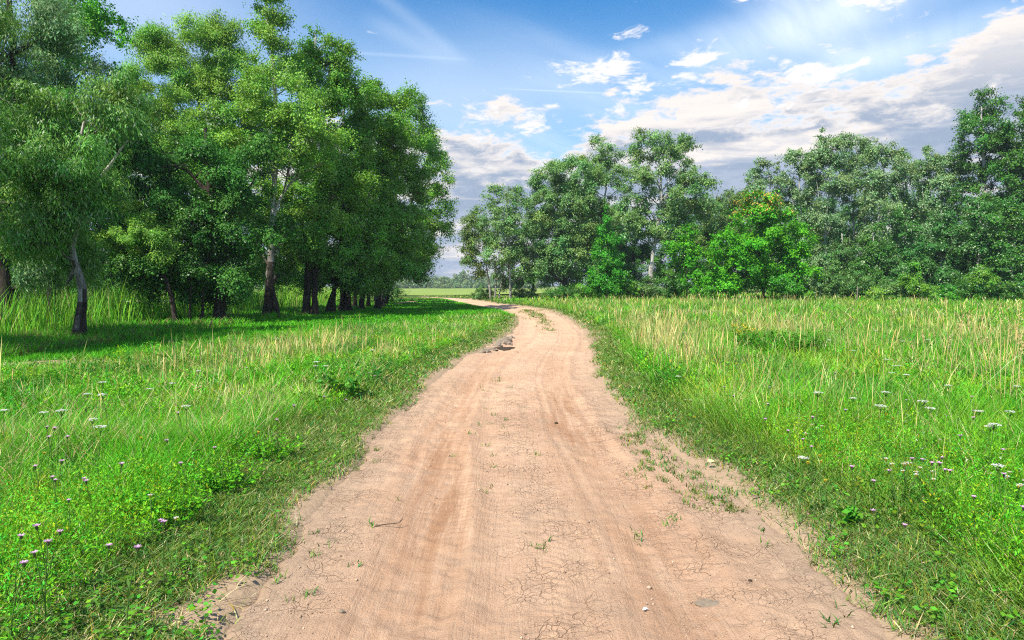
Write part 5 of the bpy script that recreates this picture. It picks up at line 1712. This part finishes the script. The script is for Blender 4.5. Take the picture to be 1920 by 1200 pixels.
# pale rail lying over the reeds on the left
x0, y0 = (218 - 960) / F * 33, 33.0
x1 = (326 - 960) / F * 33
zz = at(270, 565, 33.0)[2]
C = np.array([(x0, y0, zz - 0.02), ((x0 + x1) / 2, y0 + 0.1, zz), (x1, y0 + 0.2, zz + 0.01)])
root = empty('rail', ((x0 + x1) / 2, y0 + 0.1, 0), 'long pale wooden rail on short posts above the reeds on the left', 'rail')
rl = np.array(root.location)
v, q = tubes([(smooth_path(C, 8) - rl, np.full(8, 0.028))], 6)
link('bar', mesh_np('rail_bar', v, q, None, [plain('pale_wood', (0.42, 0.44, 0.34), 0.8, 0.2, 0.2, 12)], smooth=True), root)
for fx in (0.06, 0.5, 0.94):
    c = C[0] * (1 - fx) + C[2] * fx
    v, q = tubes([(np.array([[c[0], c[1] + 0.05, float(terrain(np.array([c[0]]), np.array([c[1]]))[0]) - 0.2], [c[0], c[1] + 0.05, zz]]) - rl, np.array([0.04, 0.035]))], 6)
    link('post', mesh_np('rail_post', v, q, None, [M_WOOD], smooth=True), root)

# loose crumbs of soil on the path
def crumbs():
    rng = np.random.default_rng(700)
    n = 15000
    y = 1.8 + (rng.random(n) ** 1.7) * 16
    u = rng.uniform(0.03, 0.97, n)
    w_ = path_r(y) - path_l(y)
    x = path_l(y) + u * w_
    kp = fbm(x * 1.8, y * 1.2, 131, 3) > 0.46
    x, y, u, w_ = x[kp], y[kp], u[kp], w_[kp]
    n = len(x)
    z = terrain0(x, y) - 0.025 + path_height(x, y, u, w_ / np.sqrt(1 + _slope(y) ** 2))
    s_ = rng.uniform(0.0014, 0.0055, n) * np.exp(rng.normal(size=n) * 0.35)
    oc = np.array([[1, 0, 0], [0, 1, 0], [-1, 0, 0], [0, -1, 0], [0, 0, 0.8], [0, 0, -0.6]], float)
    V = (oc[None] * s_[:, None, None] * rng.uniform(0.6, 1.3, (n, 6, 1)))
    ph = rng.uniform(0, 6.28, n)
    cs, sn = np.cos(ph)[:, None], np.sin(ph)[:, None]
    V = np.stack([V[:, :, 0] * cs - V[:, :, 1] * sn, V[:, :, 0] * sn + V[:, :, 1] * cs, V[:, :, 2]], -1) + np.stack([x, y, z + s_ * 0.3], -1)[:, None, :]
    tr = np.array([[0, 1, 4], [1, 2, 4], [2, 3, 4], [3, 0, 4], [1, 0, 5], [2, 1, 5], [3, 2, 5], [0, 3, 5]])
    t = (tr[None] + (np.arange(n) * 6)[:, None, None]).reshape(-1, 3)
    c = np.where((rng.random(n) < 0.75)[:, None], np.array([0.40, 0.28, 0.19]), np.array([0.19, 0.13, 0.09])) * np.exp(rng.normal(size=(n, 1)) * 0.2)
    m, k, out = new_mat('soil_crumb')
    a = k.n.new('ShaderNodeAttribute')
    a.attribute_name = 'tint'
    p = k.n.new('ShaderNodeBsdfPrincipled')
    p.inputs['Roughness'].default_value = 0.95
    k.put(p.inputs['Base Color'], a.outputs['Color'])
    k.l.new(p.outputs[0], out.inputs[0])
    o = link('soil_crumbs', mesh_np('soil_crumbs', V.reshape(-1, 3), None, t, [m], np.repeat(c, 8, 0)))
    tag(o, 'loose crumbs of dry soil scattered over the dirt path', 'soil crumbs', kind='stuff')


crumbs()

# ------------------------------------------------------------------ haze
HAZE = 0.00034
if HAZE > 0:
    v = np.array([(sx * 640, 640 * sy + 250, sz) for sz in (-2.0, 34.0) for sy in (-1, 1) for sx in (-1, 1)], float)
    q = [(0, 2, 3, 1), (4, 5, 7, 6), (0, 1, 5, 4), (2, 6, 7, 3), (0, 4, 6, 2), (1, 3, 7, 5)]
    m, k, out = new_mat('haze')
    pv = k.n.new('ShaderNodeVolumePrincipled')
    pv.inputs['Color'].default_value = (0.80, 0.88, 1.0, 1)
    pv.inputs['Density'].default_value = HAZE
    pv.inputs['Anisotropy'].default_value = 0.2
    k.l.new(pv.outputs[0], out.inputs['Volume'])
    tag(link('haze', mesh_np('haze', v, q, None, [m])), 'thin bluish summer haze over the field', 'haze', kind='stuff')
